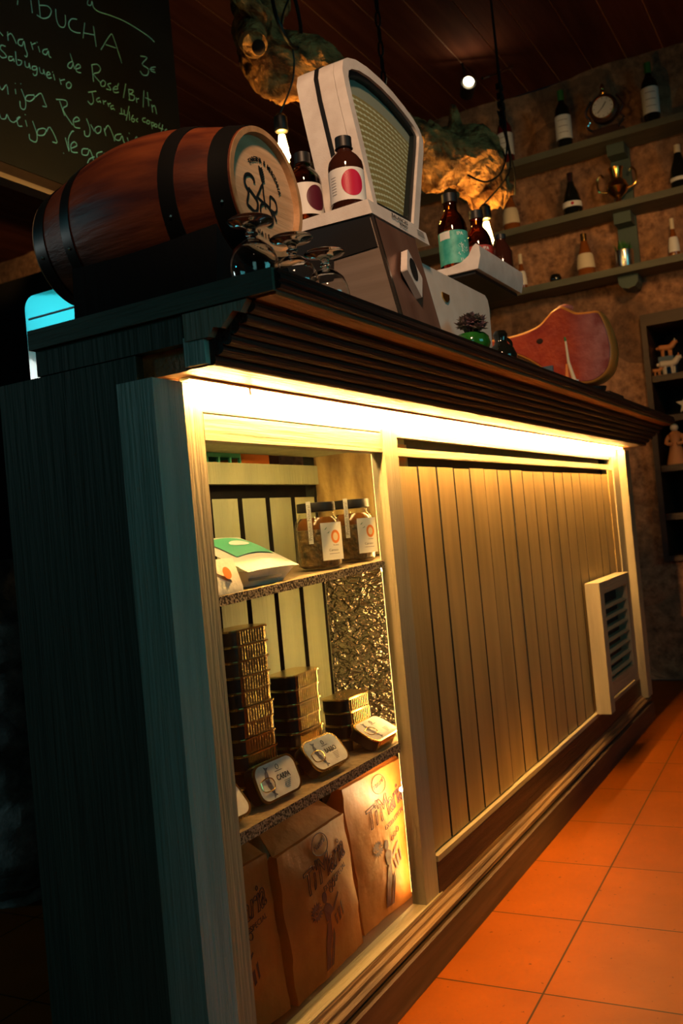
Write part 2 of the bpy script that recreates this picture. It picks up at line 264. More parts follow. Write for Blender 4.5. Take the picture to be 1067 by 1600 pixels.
# ------------------------------------------------------------------ mesh helpers
def link(name, bm, m, parent=None, smooth=False, bevel=0.0, seg=2, loc=None):
    if bevel:
        es = [e for e in bm.edges if len(e.link_faces) == 2 and e.calc_face_angle(0) > 0.6]
        if es: bmesh.ops.bevel(bm, geom=es, offset=bevel, segments=seg, profile=0.6, affect='EDGES', clamp_overlap=True)
    bmesh.ops.recalc_face_normals(bm, faces=bm.faces)
    me = bpy.data.meshes.new(name); bm.to_mesh(me); bm.free()
    ms = m if isinstance(m, (list, tuple)) else [m]
    for x in ms: me.materials.append(x)
    if smooth:
        for p in me.polygons: p.use_smooth = True
        try: me.set_sharp_from_angle(angle=math.radians(40))
        except Exception: pass
    o = bpy.data.objects.new(name, me); COL.objects.link(o)
    if parent is not None:
        o.parent = parent
        w = parent_world(parent)
        o.matrix_parent_inverse = Matrix.Identity(4)
        me.transform(w.inverted())
    return o
def parent_world(p):
    w = p.matrix_basis.copy()
    while p.parent is not None:
        p = p.parent; w = p.matrix_basis @ w
    return w
def tag(o, label, cat, group=None):
    o['label'] = label; o['category'] = cat
    if group: o['group'] = group
    return o
def thing(name, label, cat, loc=(0, 0, 0), rotz=0, group=None):
    o = bpy.data.objects.new(name, None); COL.objects.link(o); o.empty_display_size = 0.05
    o.location = loc; o.rotation_euler = (0, 0, rotz)
    o.matrix_basis = Matrix.Translation(loc) @ Matrix.Rotation(rotz, 4, 'Z')
    return tag(o, label, cat, group)
def struct(name, bm, m, **k):
    o = link(name, bm, m, **k); o['kind'] = 'structure'; return o
def copy_tree(o, parent=None):
    c = o.copy(); COL.objects.link(c)
    if parent is not None: c.parent = parent
    for ch in list(o.children): copy_tree(ch, c)
    return c
def box(bm, x0, x1, y0, y1, z0, z1):
    v = [bm.verts.new((x, y, z)) for x in (x0, x1) for y in (y0, y1) for z in (z0, z1)]
    fs = []
    for a in ((0, 1, 3, 2), (4, 6, 7, 5), (0, 4, 5, 1), (2, 3, 7, 6), (0, 2, 6, 4), (1, 5, 7, 3)): fs.append(bm.faces.new([v[i] for i in a]))
    return fs
def bx(*a):
    bm = bmesh.new(); box(bm, *a); return bm
def prism(bm, pts, axis, a0, a1):
    """extrude a 2D outline along an axis; pts are the two other coordinates in xyz order"""
    def mk(p, a):
        if axis == 'x': return (a, p[0], p[1])
        if axis == 'y': return (p[0], a, p[1])
        return (p[0], p[1], a)
    A = [bm.verts.new(mk(p, a0)) for p in pts]; B = [bm.verts.new(mk(p, a1)) for p in pts]
    n = len(pts); fs = []
    for i in range(n): fs.append(bm.faces.new((A[i], A[(i + 1) % n], B[(i + 1) % n], B[i])))
    fs.append(bm.faces.new(A[::-1])); fs.append(bm.faces.new(B)); return fs
def lathe(bm, prof, center=(0, 0, 0), axis='z', seg=40, a0=0, a1=2 * PI, mat_index=0):
    rings = []; full = abs(a1 - a0 - 2 * PI) < 1e-6
    n = seg if full else seg + 1
    for r, h in prof:
        ring = []
        for i in range(n):
            t = a0 + (a1 - a0) * i / seg
            c, s = max(r, 1e-5) * math.cos(t), max(r, 1e-5) * math.sin(t)
            p = (c, s, h) if axis == 'z' else ((c, h, s) if axis == 'y' else (h, c, s))
            ring.append(bm.verts.new((p[0] + center[0], p[1] + center[1], p[2] + center[2])))
        rings.append(ring)
    for a, b in zip(rings, rings[1:]):
        for i in range(n if full else n - 1):
            j = (i + 1) % n
            f = bm.faces.new((a[i], a[j], b[j], b[i])); f.material_index = mat_index
    return bm
def tube(bm, path, r, seg=8, cap=True):
    pts = [Vector(p) for p in path]; rings = []
    rr = r if isinstance(r, (list, tuple)) else [r] * len(pts)
    up = Vector((0.13, 0.21, 0.97)).normalized(); prev = None
    for i, p in enumerate(pts):
        d = (pts[min(i + 1, len(pts) - 1)] - pts[max(i - 1, 0)])
        if d.length < 1e-9: d = Vector((0, 0, 1))
        d.normalize()
        if prev is None:
            s = d.cross(up)
            if s.length < 1e-3: s = d.cross(Vector((1, 0, 0)))
        else: s = prev - d * prev.dot(d)
        s.normalize(); prev = s; t = d.cross(s)
        rings.append([bm.verts.new(p + (s * math.cos(2 * PI * k / seg) + t * math.sin(2 * PI * k / seg)) * rr[i]) for k in range(seg)])
    for a, b in zip(rings, rings[1:]):
        for k in range(seg): bm.faces.new((a[k], a[(k + 1) % seg], b[(k + 1) % seg], b[k]))
    if cap: bm.faces.new(rings[0][::-1]); bm.faces.new(rings[-1])
    return bm
def smooth_path(pts, n=4):
    P = [Vector(p) for p in pts]
    if len(P) < 3: return P
    out = []
    for i in range(len(P) - 1):
        a = P[max(i - 1, 0)]; b = P[i]; c = P[i + 1]; d = P[min(i + 2, len(P) - 1)]
        for k in range(n):
            t = k / n
            out.append(0.5 * ((2 * b) + (c - a) * t + (2 * a - 5 * b + 4 * c - d) * t * t + (3 * b - a - 3 * c + d) * t ** 3))
    out.append(P[-1]); return out
def frame(origin, xdir, ydir):
    x = Vector(xdir).normalized(); y = Vector(ydir); y = (y - x * y.dot(x)).normalized(); z = x.cross(y)
    m = Matrix((x, y, z)).transposed().to_4x4(); m.translation = Vector(origin); return m
def text_bm(body, size, outline=0.0, extrude=0.0002, align='CENTER', shear=0.0, bold=0.0, space=1.0):
    cu = bpy.data.curves.new('lettering', 'FONT'); cu.body = body; cu.size = size; cu.align_x = align; cu.align_y = 'CENTER'
    cu.shear = shear; cu.space_character = space; cu.resolution_u = 3
    if outline: cu.fill_mode = 'NONE'; cu.bevel_depth = outline; cu.bevel_resolution = 0; cu.extrude = 0
    else: cu.extrude = extrude; cu.offset = bold
    o = bpy.data.objects.new('lettering', cu); COL.objects.link(o)
    dg = bpy.context.evaluated_depsgraph_get(); dg.update()
    me = bpy.data.meshes.new_from_object(o.evaluated_get(dg), depsgraph=dg)
    bm = bmesh.new(); bm.from_mesh(me)
    bpy.data.objects.remove(o); bpy.data.curves.remove(cu); bpy.data.meshes.remove(me)
    return bm
def text(name, body, size, m, parent, mtx, **k):
    bm = text_bm(body, size, **k); bm.transform(mtx); return link(name, bm, m, parent)
def wrap(bm, cx, cy, z0, r, ang):
    """bend a flat drawing (x along, y up) around a vertical cylinder; ang = direction the middle faces"""
    for v in bm.verts:
        t = ang + v.co.x / r; rr = r + v.co.z
        v.co = Vector((cx + rr * math.cos(t), cy + rr * math.sin(t), z0 + v.co.y))
    return bm
def grid_rect(w, h, n=16, m=1):
    bm = bmesh.new(); g = [[bm.verts.new((-w / 2 + w * i / n, -h / 2 + h * j / m, 0)) for j in range(m + 1)] for i in range(n + 1)]
    for i in range(n):
        for j in range(m): bm.faces.new((g[i][j], g[i + 1][j], g[i + 1][j + 1], g[i][j + 1]))
    return bm
def disc(rx, ry, n=28, rings=5, cx=0, cy=0, z=0):
    bm = bmesh.new(); c = bm.verts.new((cx, cy, z)); pr = None
    for k in range(1, rings + 1):
        ring = [bm.verts.new((cx + rx * k / rings * math.cos(2 * PI * i / n), cy + ry * k / rings * math.sin(2 * PI * i / n), z)) for i in range(n)]
        for i in range(n):
            j = (i + 1) % n
            if pr is None: bm.faces.new((c, ring[i], ring[j]))
            else: bm.faces.new((pr[i], ring[i], ring[j], pr[j]))
        pr = ring
    return bm
def rrect(w, h, r, n=6):
    pts = []
    for cx, cy, a in ((w / 2 - r, h / 2 - r, 0), (-w / 2 + r, h / 2 - r, PI / 2), (-w / 2 + r, -h / 2 + r, PI), (w / 2 - r, -h / 2 + r, 1.5 * PI)):
        for i in range(n + 1): pts.append((cx + r * math.cos(a + PI / 2 * i / n), cy + r * math.sin(a + PI / 2 * i / n)))
    return pts
def poly(pts, z=0, t=0.0004):
    bm = bmesh.new(); prism(bm, pts, 'z', z, z + t); return bm
# ================================================================== ROOM
XW, CEIL = 4.6, 3.0
struct('floor', bx(-3.0, XW, -4.0, 4.7, -0.05, 0.0), M['tiles'])
bm = bmesh.new()
y = -4.0; rows = []
while y < 4.69:                                   # ceiling boards run along the bar, edge highlights painted in as pale strips
    for f in box(bm, -3.0, XW, y + 0.006, y + 0.165, CEIL, CEIL + 0.03): f.material_index = 0
    for f in box(bm, -3.0, XW, y, y + 0.006, CEIL + 0.004, CEIL + 0.03): f.material_index = 1
    y += 0.165
struct('ceiling', bm, [M['ceiling'], M['ceiling_glint']])
def stone_wall(name, axis, pos, a0, a1, z0, z1, step, amp, m, hole=None, flip=1):
    bm = bmesh.new(); na = int((a1 - a0) / step); nz = int((z1 - z0) / step); V = {}
    def P(i, j):
        a = a0 + (a1 - a0) * i / na; z = z0 + (z1 - z0) * j / nz
        if hole:                                   # snap the grid to the niche edges
            if abs(a - hole[1]) < step * 0.5: a = hole[1]
            for h in hole[2:]:
                if abs(z - h) < step * 0.5: z = h
        p = Vector((a * 2.1, z * 2.1, pos))
        d = noise.noise(p) * 0.6 + noise.noise(p * 2.7) * 0.5 + noise.noise(p * 7) * 0.25
        d = d * amp * flip
        return (pos + d, a, z) if axis == 'x' else (a, pos + d, z)
    for i in range(na):
        for j in range(nz):
            am = a0 + (a1 - a0) * (i + .5) / na; zm = z0 + (z1 - z0) * (j + .5) / nz
            if hole and hole[0] < am < hole[1] and hole[2] < zm < hole[3]: continue
            q = []
            for di, dj in ((0, 0), (1, 0), (1, 1), (0, 1)):
                k = (i + di, j + dj)
                if k not in V: V[k] = bm.verts.new(P(*k))
                q.append(V[k])
            bm.faces.new(q)
    # thickness behind
    ext = bmesh.ops.extrude_face_region(bm, geom=bm.faces[:])
    vs = [g for g in ext['geom'] if isinstance(g, bmesh.types.BMVert)]
    for v in vs:
        if axis == 'x': v.co.x = pos + 0.45 * flip
        else: v.co.y = pos + 0.3 * flip
    return struct(name, bm, m, smooth=True)
NY0, NY1, NZ0, NZ1 = -0.62, 0.02, 0.57, 1.76
stone_wall('wall_right', 'x', XW, -4.0, 4.7, 0.0, CEIL, 0.045, 0.055, M['stone'], hole=(NY0, NY1, NZ0, NZ1))
stone_wall('wall_back', 'y', 4.6, -3.0, XW, 0.0, CEIL, 0.1, 0.03, M['stone'])
struct('wall_left', bx(-3.05, -3.0, -4.0, 4.7, 0, CEIL), M['dark_wood'])
struct('wall_front', bx(-3.0, XW, -4.05, -4.0, 0, CEIL), M['dark_wood'])
# rough grey stone pillar behind the end of the counter
bm = bmesh.new(); n = 26
for j in range(33):
    z = j * 0.027; lay = []
    for i in range(n):
        t = 2 * PI * i / n; sx = abs(math.cos(t)) ** 0.5 * math.copysign(1, math.cos(t)); sy = abs(math.sin(t)) ** 0.5 * math.copysign(1, math.sin(t))
        p = Vector((1.75 + 0.22 * sx, 1.255 + 0.19 * sy, z)); d = noise.noise(p * 6) * 0.035 + noise.noise(p * 15) * 0.02
        lay.append(bm.verts.new((p.x + sx * d, p.y + sy * d - z * 0.04, z * 1.0)))
    if j: 
        for i in range(n): bm.faces.new((prv[i], prv[(i + 1) % n], lay[(i + 1) % n], lay[i]))
    else: bm.faces.new(lay[::-1])
    prv = lay
bm.faces.new(prv)
tag(link('stone_pillar', bm, M['stone_grey'], smooth=True), 'rough dim grey stone pillar at the left edge behind the counter end', 'pillar')

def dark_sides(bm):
    """bevel the boards; their side faces are painted dark as shade in the gaps"""
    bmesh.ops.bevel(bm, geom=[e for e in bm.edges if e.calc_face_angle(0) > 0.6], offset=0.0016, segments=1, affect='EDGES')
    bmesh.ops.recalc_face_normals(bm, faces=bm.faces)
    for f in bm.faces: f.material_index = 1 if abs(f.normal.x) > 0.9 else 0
# ================================================================== THE COUNTER
XL, XR = 0.949, 3.78
bar = thing('bar_counter', 'long green painted wooden bar counter with a glazed display case and plank front', 'counter', (2.3, 0.15, 0))
def part(name, bm, m, parent=None, **k): return link(name, bm, m, parent or bar, **k)
# end panel and corner post
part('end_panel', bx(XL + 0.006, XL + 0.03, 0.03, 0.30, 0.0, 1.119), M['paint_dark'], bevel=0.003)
part('corner_post', bx(0.9235, 0.985, -0.022, 0.040, 0.0, 1.078), M['post'], bevel=0.007, seg=3)
# frame of the display case
part('case_stile', bx(0.985, 1.058, 0.004, 0.032, 0.075, 1.084), M['paint'], bevel=0.0015)
part('case_stile', bx(1.628, 1.690, 0.000, 0.030, 0.100, 1.05), M['paint'], bevel=0.0015)
part('case_top_rail', bx(1.058, 1.628, 0.003, 0.030, 1.005, 1.043), M['paint_x'], bevel=0.0015)
part('fascia_board', bx(0.985, XR, 0.005, 0.030, 1.046, 1.086), M['paint_x'], bevel=0.002)
part('case_bottom_rail', bx(1.015, 1.70, -0.004, 0.03, 0.078, 0.113), M['paint_x'], bevel=0.004)
part('case_floor', bx(0.98, 1.79, 0.031, 0.26, 0.085, 0.100), M['dark_wood'])
part('glass_pane', bx(1.052, 1.634, 0.016, 0.019, 0.108, 1.012), M['pane'])
part('case_ceiling', bx(0.98, 1.79, 0.031, 0.26, 1.03, 1.045), M['back'])
# back of the case: boards with dark gaps, rail, open slot above
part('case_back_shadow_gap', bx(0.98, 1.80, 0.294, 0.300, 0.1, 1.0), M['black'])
bm = bmesh.new()
for i in range(9):
    x = 1.006 + i * 0.0985
    box(bm, x, min(x + 0.0825, 1.79), 0.26, 0.274, 0.10, 0.940)
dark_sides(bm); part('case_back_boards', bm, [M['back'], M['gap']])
part('case_back_rail', bx(0.98, 1.79, 0.252, 0.274, 0.968, 1.010), M['back'], bevel=0.002)
part('case_lining', bx(1.791, 1.80, 0.031, 0.26, 0.80, 1.03), M['lining'])
part('case_foil_lining', bx(1.791, 1.80, 0.060, 0.26, 0.10, 0.80), M['foil'])
part('case_lining_edge', bx(1.690, 1.791, 0.031, 0.036, 0.10, 1.03), M['foil_rim'])
part('case_left_lining', bx(0.980, 0.986, 0.031, 0.26, 0.10, 1.03), M['back'])
def shelf(z0, z1, th, yf):
    bm = bmesh.new(); x0, x1 = 0.988, 1.790
    prof = [(yf, -th), (0.25, -th), (0.25, 0), (yf, 0)]
    A = [bm.verts.new((x0, p[0], z0 + p[1])) for p in prof]; B = [bm.verts.new((x1, p[0], z1 + p[1])) for p in prof]
    for i in range(4):
        f = bm.faces.new((A[i], A[(i + 1) % 4], B[(i + 1) % 4], B[i])); f.material_index = 1 if i == 3 else 0
    bm.faces.new(A[::-1]); bm.faces.new(B)
    return part('case_shelf', bm, [M['shelf'], M['shelf_edge']])
shelf(0.7745, 0.797, 0.0145, 0.022)
shelf(0.430, 0.430, 0.018, 0.026)
# sliding plank door
part('door_track', bx(1.69, 3.56, 0.003, 0.016, 1.038, 1.050), M['paint_x'], bevel=0.002)
part('door_track', bx(1.69, 3.56, 0.0055, 0.016, 1.000, 1.017), M['paint_x'], bevel=0.002)
part('door_track_recess', bx(1.69, 3.56, 0.044, 0.050, 0.16, 1.046), M['gap'])
bm = bmesh.new(); x = 1.694; i = 0
while x < 3.50:
    w = 0.1025 + random.uniform(-0.004, 0.004)
    dz = random.uniform(-0.0015, 0.0015); dy = random.uniform(-0.0012, 0.0012)
    box(bm, x, x + w - 0.0080, 0.0055 + dy, 0.025, 0.192, 0.980 + dz); x += w
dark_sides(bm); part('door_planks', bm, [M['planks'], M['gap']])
part('door_stile', bx(x, 3.60, 0.004, 0.025, 0.15, 0.998), M['planks'], bevel=0.002)
part('end_stile', bx(3.60, XR, 0.0, 0.03, 0.10, 1.05), M['paint'], bevel=0.004)
part('end_moulding', bx(3.70, XR, -0.028, 0.0, 0.10, 1.075), M['paint'], bevel=0.008, seg=3)
part('bottom_rail', bx(1.69, XR, -0.002, 0.03, 0.100, 0.176), M['cornice'], bevel=0.004)
part('sill_strip', bx(1.69, 3.60, -0.006, 0.012, 0.176, 0.188), M['paint_x'], bevel=0.004)
# skirting: profile (y, z)
prof = [(0.03, 0.07), (-0.012, 0.07), (-0.020, 0.078), (-0.022, 0.088), (-0.014, 0.092), (-0.012, 0.099), (-0.006, 0.102), (-0.004, 0.110), (0.03, 0.112)]
bm = bmesh.new(); prism(bm, prof[::-1], 'x', 1.016, XR); part('base_moulding', bm, M['base_mould'])
part('plinth', bx(1.0, XR, -0.030, 0.02, 0.0, 0.070), M['plinth'], bevel=0.004)
# body above, cornice, top
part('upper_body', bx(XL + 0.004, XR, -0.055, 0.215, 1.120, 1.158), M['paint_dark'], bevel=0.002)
part('soffit_board', bx(XL + 0.020, XR, -0.085, 0.03, 1.087, 1.1195), M['soffit'])
part('cornice_end_block', bx(XL + 0.002, XL + 0.020, -0.090, -0.056, 1.088, 1.126), M['post'], bevel=0.002)
prof = []
a = Vector((-0.088, 1.086)); b = Vector((-0.170, 1.153)); nb = 6; d = (b - a) / nb; nrm = Vector((-d.y, d.x)).normalized()
if nrm.x > 0: nrm = -nrm
for i in range(nb):
    p = a + d * i
    r = 0.0048 if i % 2 == 0 else 0.0032
    for k in range(7):
        t = k / 7
        prof.append(tuple(p + d * t * 0.86 + nrm * (r * math.sin(PI * t))))
    prof.append(tuple(p + d * 0.88 - nrm * 0.0035)); prof.append(tuple(p + d * 0.98 - nrm * 0.0035))
prof.append((-0.172, 1.157)); prof.append((-0.05, 1.157)); prof.append((-0.05, 1.086))
bm = bmesh.new(); prism(bm, prof, 'x', XL + 0.012, XR - 0.0); part('cornice', bm, M['cornice'])
# broken end of the cornice, jagged
bm = bmesh.new(); prism(bm, [(-0.163, 1.1565), (-0.152, 1.142), (-0.140, 1.146), (-0.120, 1.128), (-0.108, 1.131), (-0.1, 1.120), (-0.06, 1.1205), (-0.06, 1.1565)], 'x', XL, XL + 0.014)
part('cornice_end', bm, M['paint'], bevel=0.0015)
part('counter_top', bx(XL - 0.002, XR + 0.02, -0.204, 0.222, 1.1585, 1.187), M['slab'], bevel=0.007, seg=3)
bm = bmesh.new()
prism(bm, [(-0.204, 1.161), (-0.211, 1.161), (-0.213, 1.166), (-0.2085, 1.169), (-0.2125, 1.173), (-0.2125, 1.178), (-0.2085, 1.181), (-0.211, 1.1855), (-0.204, 1.1855)], 'x', XL + 0.004, XR + 0.018)
part('edge_moulding', bm, M['cornice'])
part('overhang_board', bx(XL + 0.006, XR + 0.01, -0.203, -0.1725, 1.1555, 1.1584), M['soffit'])
# rear and right carcass so the piece is closed from other sides
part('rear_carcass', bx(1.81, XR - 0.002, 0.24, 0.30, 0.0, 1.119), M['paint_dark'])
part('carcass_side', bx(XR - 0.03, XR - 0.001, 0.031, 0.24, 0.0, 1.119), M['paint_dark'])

# LED strips (things of their own)
led = thing('led_strip', 'bright warm light strip glued under the cornice along the whole front', 'light strip', (2.3, -0.012, 1.08))
link('light_tube', bx(1.010, 3.70, -0.019, -0.014, 1.0795, 1.0825), M['led'], led)
link('strip_backing', bx(1.000, 3.705, -0.024, -0.006, 1.0828, 1.0862), M['foam'], led)
for x in (1.14, 1.9, 2.6, 3.2):
    link('clip', bx(x, x + 0.006, -0.024, -0.0195, 1.074, 1.0828), M['foam'], led)
led2 = thing('led_strip', 'warm light strip upright in the display case behind its right stile, with added fill tubes', 'light strip', (1.66, 0.034, 0.1))
link('light_tube', bx(1.641, 1.644, 0.034, 0.037, 0.13, 1.02), M['led_in'], led2)
link('light_tube', bx(1.07, 1.62, 0.037, 0.042, 1.0245, 1.0285), M['led_fill_top'], led2)  # added tube above the top rail, out of view, brightens the upper shelf
link('light_tube', bx(1.664, 1.668, 0.034, 0.038, 0.13, 1.02), M['led_fill_side'], led2)  # added tube hidden by the stile, brightens the case contents
for z in (0.780, 0.335):
    bm = bmesh.new(); bmesh.ops.create_icosphere(bm, subdivisions=2, radius=0.0042, matrix=Matrix.Translation((1.6365, 0.036, z)))
    link('light_chip', bm, M['led_dot'], led2)

# louvred grille hanging on the plank front
gr = thing('vent_grille', 'pale framed louvred vent grille mounted low on the plank front at its right end', 'vent', (3.2, -0.03, 0.19))
link('grille_stile', bx(2.99, 3.045, -0.055, -0.008, 0.19, 0.615), M['paint'], gr, bevel=0.010, seg=3)
link('grille_stile', bx(3.385, 3.43, -0.055, -0.008, 0.235, 0.615), M['paint'], gr, bevel=0.004)
link('grille_rail', bx(3.045, 3.385, -0.055, -0.008, 0.575, 0.615), M['paint_x'], gr, bevel=0.004)
link('grille_rail', bx(3.045, 3.385, -0.055, -0.008, 0.235, 0.285), M['paint_x'], gr, bevel=0.004)
link('grille_back', bx(3.045, 3.385, -0.014, -0.008, 0.285, 0.575), M['gap'], gr)
for i in range(7):
    z = 0.300 + i * 0.037
    bm = bmesh.new(); prism(bm, [(-0.050, z), (-0.049, z - 0.003), (-0.026, z + 0.006), (-0.027, z + 0.009)], 'x', 3.046, 3.384)
    link('slat', bm, M['paint_x'], gr)
# ================================================================== INSIDE THE CASE
# --- stacked sardine tins
TW, TD, TH = 0.112, 0.062, 0.0255
def tin(label, group=None, paper=None):
    t = thing('sardine_tin', label, 'tin', (0, 0, 0), 0, group)
    out = rrect(TW, TD, 0.019, 7); bm = bmesh.new()
    # ribbed body
    pts = []
    for i in range(len(out)):
        p = Vector(out[i]); q = Vector(out[(i + 1) % len(out)]); L = (q - p).length
        if L > 0.03:
            n = int(L / 0.0068); nr = Vector((q.y - p.y, p.x - q.x)).normalized()
            for k in range(n):
                for s, off in ((0.0, 0.0), (0.12, 0.0011), (0.28, 0.0020), (0.45, 0.0023), (0.62, 0.0020), (0.78, 0.0011), (0.9, 0.0)):
                    pts.append(tuple(p + (q - p) * ((k + s) / n) + nr * off))
        else: pts.append(tuple(p))
    sc = 0.965
    prism(bm, [(x * sc, y * sc) for x, y in pts], 'z', 0.0012, TH - 0.003)
    for f in bm.faces:
        c = f.calc_center_median(); f.material_index = 0 if (abs(c.x) < TW / 2 - 0.018 and abs(c.y) > TD * 0.40) else 1
    link('tin_body', bm, [M['tin'], M['tin_dark']], t, smooth=True)
    bm = bmesh.new(); prism(bm, [(x * 1.01, y * 1.01) for x, y in out], 'z', TH - 0.0032, TH - 0.0006)
    link('rim', bm, M['tin'], t, bevel=0.0008)
    bm = bmesh.new(); prism(bm, [(x * 0.93, y * 0.90) for x, y in out], 'z', TH - 0.0018, TH - 0.0002)
    link('lid', bm, paper or M['tin'], t)
    return t
def place(o, M4):
    o.matrix_basis = M4
    l, r, s = M4.decompose(); o.location = l; o.rotation_mode = 'QUATERNION'; o.rotation_quaternion = r
def shelf_y(x): return 0.7745 + 0.0225 * (x - 0.988) / 0.802
stack_info = [('tall', (1.262, 0.128), 11, -0.03, 'the tallest stack on the middle shelf'),
              ('middle', (1.420, 0.128), 7, 0.02, 'the middle stack on the middle shelf'),
              ('short', (1.592, 0.118), 4, -0.02, 'the shortest stack on the middle shelf')]
first = tin('sardine tin', 'stacked sardine tins'); used = False
ordn = ['bottom', 'second from bottom', 'third from bottom', 'fourth from bottom', 'fifth from bottom', 'sixth from bottom', 'sixth from top', 'fifth from top', 'fourth from top', 'third from top', 'second from top', 'top']
for nm, (x, y), n, rz, words in stack_info:
    for k in range(n):
        t = first if not used else copy_tree(first)
        used = True
        place(t, Matrix.Translation((x + random.uniform(-0.0015, 0.0015), y + random.uniform(-0.0015, 0.0015), 0.4302 + k * TH)) @ Matrix.Rotation(rz + random.uniform(-0.015, 0.015), 4, 'Z'))
        fromtop = n - 1 - k
        pos = 'topmost tin' if fromtop == 0 else ('bottom tin' if k == 0 else ('tin %s from the top' % ['', 'second', 'third', 'fourth', 'fifth', 'sixth'][fromtop] if fromtop < 6 else 'tin %s from the bottom' % ['', 'second', 'third', 'fourth', 'fifth'][k]))
        t['label'] = 'gold sardine tin, %s of %s' % (pos.replace('topmost tin', 'topmost').replace('bottom tin', 'bottom').replace('tin ', ''), words)
# --- display tins leaning in front, lids to the viewer
def lean_tin(label, c, tilt, yaw, word, paper_word=None, roll=0.0):
    t = tin(label, None, M['tin_label']); z = TH + 0.0002
    lid_m = Matrix.Identity(4)
    bm = bmesh.new()   # fish drawing
    for s, (fx, fy, fa) in enumerate(((-0.030, 0.008, 0.3), (-0.028, -0.010, -0.25))):
        pts = [(-0.014, 0), (-0.006, 0.0055), (0.006, 0.004), (0.010, 0.0015), (0.016, 0.006), (0.0145, 0), (0.016, -0.006), (0.010, -0.0015), (0.006, -0.004), (-0.006, -0.0055)]
        r = Matrix.Rotation(fa + PI / 2 * (0.65 if s == 0 else -0.65), 2)
        prism(bm, [tuple(r @ Vector(p) + Vector((fx + 0.004, fy))) for p in pts], 'z', z, z + 0.0003)
    link('fish_drawing', bm, M['fish'], t)
    if word: bm = text_bm(word, 0.0125, bold=0.0002); bm.transform(Matrix.Translation((0.014, 0.000, z)) @ Matrix.Scale(0.9, 4, (1, 0, 0))); link('lettering', bm, M['ink'], t)
    bm = bmesh.new(); tube(bm, [(0.006 + 0.0035 * math.cos(a), 0.0175 + 0.004 * math.sin(a), z) for a in [i * PI / 8 for i in range(17)]], 0.0005, 5)
    box(bm, -0.003, 0.016, 0.0105, 0.0115, z, z + 0.0003); link('emblem', bm, M['ink'], t)
    bm = bmesh.new()
    for k in range(5): box(bm, 0.012, 0.030 - 0.002 * k, -0.0085 - 0.0028 * k, -0.0075 - 0.0028 * k, z, z + 0.0003)
    link('small_print', bm, M['grey_print'], t)
    bm = bmesh.new()
    pa = [(-0.047, 0.004, z + .002), (-0.032, 0.007, z + .003), (-0.020, 0.004, z + .003), (-0.016, -0.004, z + .003), (-0.020, -0.012, z + .003), (-0.032, -0.014, z + .003), (-0.047, -0.010, z + .002)]
    tube(bm, smooth_path(pa + [pa[0]], 4), 0.0010, 6); link('ring_pull', bm, M['tin'], t, smooth=True)
    # local frame: tin centre -> world, tilt about x so that the lid faces the front
    m = Matrix.Translation(c) @ Matrix.Rotation(yaw, 4, 'Z') @ Matrix.Rotation(tilt, 4, 'X') @ Matrix.Rotation(roll, 4, 'Z') @ Matrix.Translation((0, 0, -TH / 2))
    place(t, m); return t
def leanpos(tilt, hd=TD / 2 * 1.01, th=TH):   # height of the centre when it rests on its lower edge
    return 0.4305 + hd * math.sin(tilt) + th / 2 * math.cos(tilt)
lean_tin('leaning tin with a white fish lid reading CARPA at the front shelf edge', (1.236, 0.064, leanpos(1.22)), 1.22, -0.05, 'CARPA')
lean_tin('leaning tin with a white fish lid reading BARBO at the front shelf edge', (1.398, 0.066, leanpos(0.86)), 0.86, -0.03, 'BARBO')
lean_tin('brightly lit white-lidded tin tilted at the right front of the middle shelf', (1.592, 0.062, leanpos(0.50)), 0.50, 0.03, '')
lean_tin('white-lidded tin half hidden by the left stile on the middle shelf', (1.085, 0.066, leanpos(0.86)), 0.86, -0.08, '')

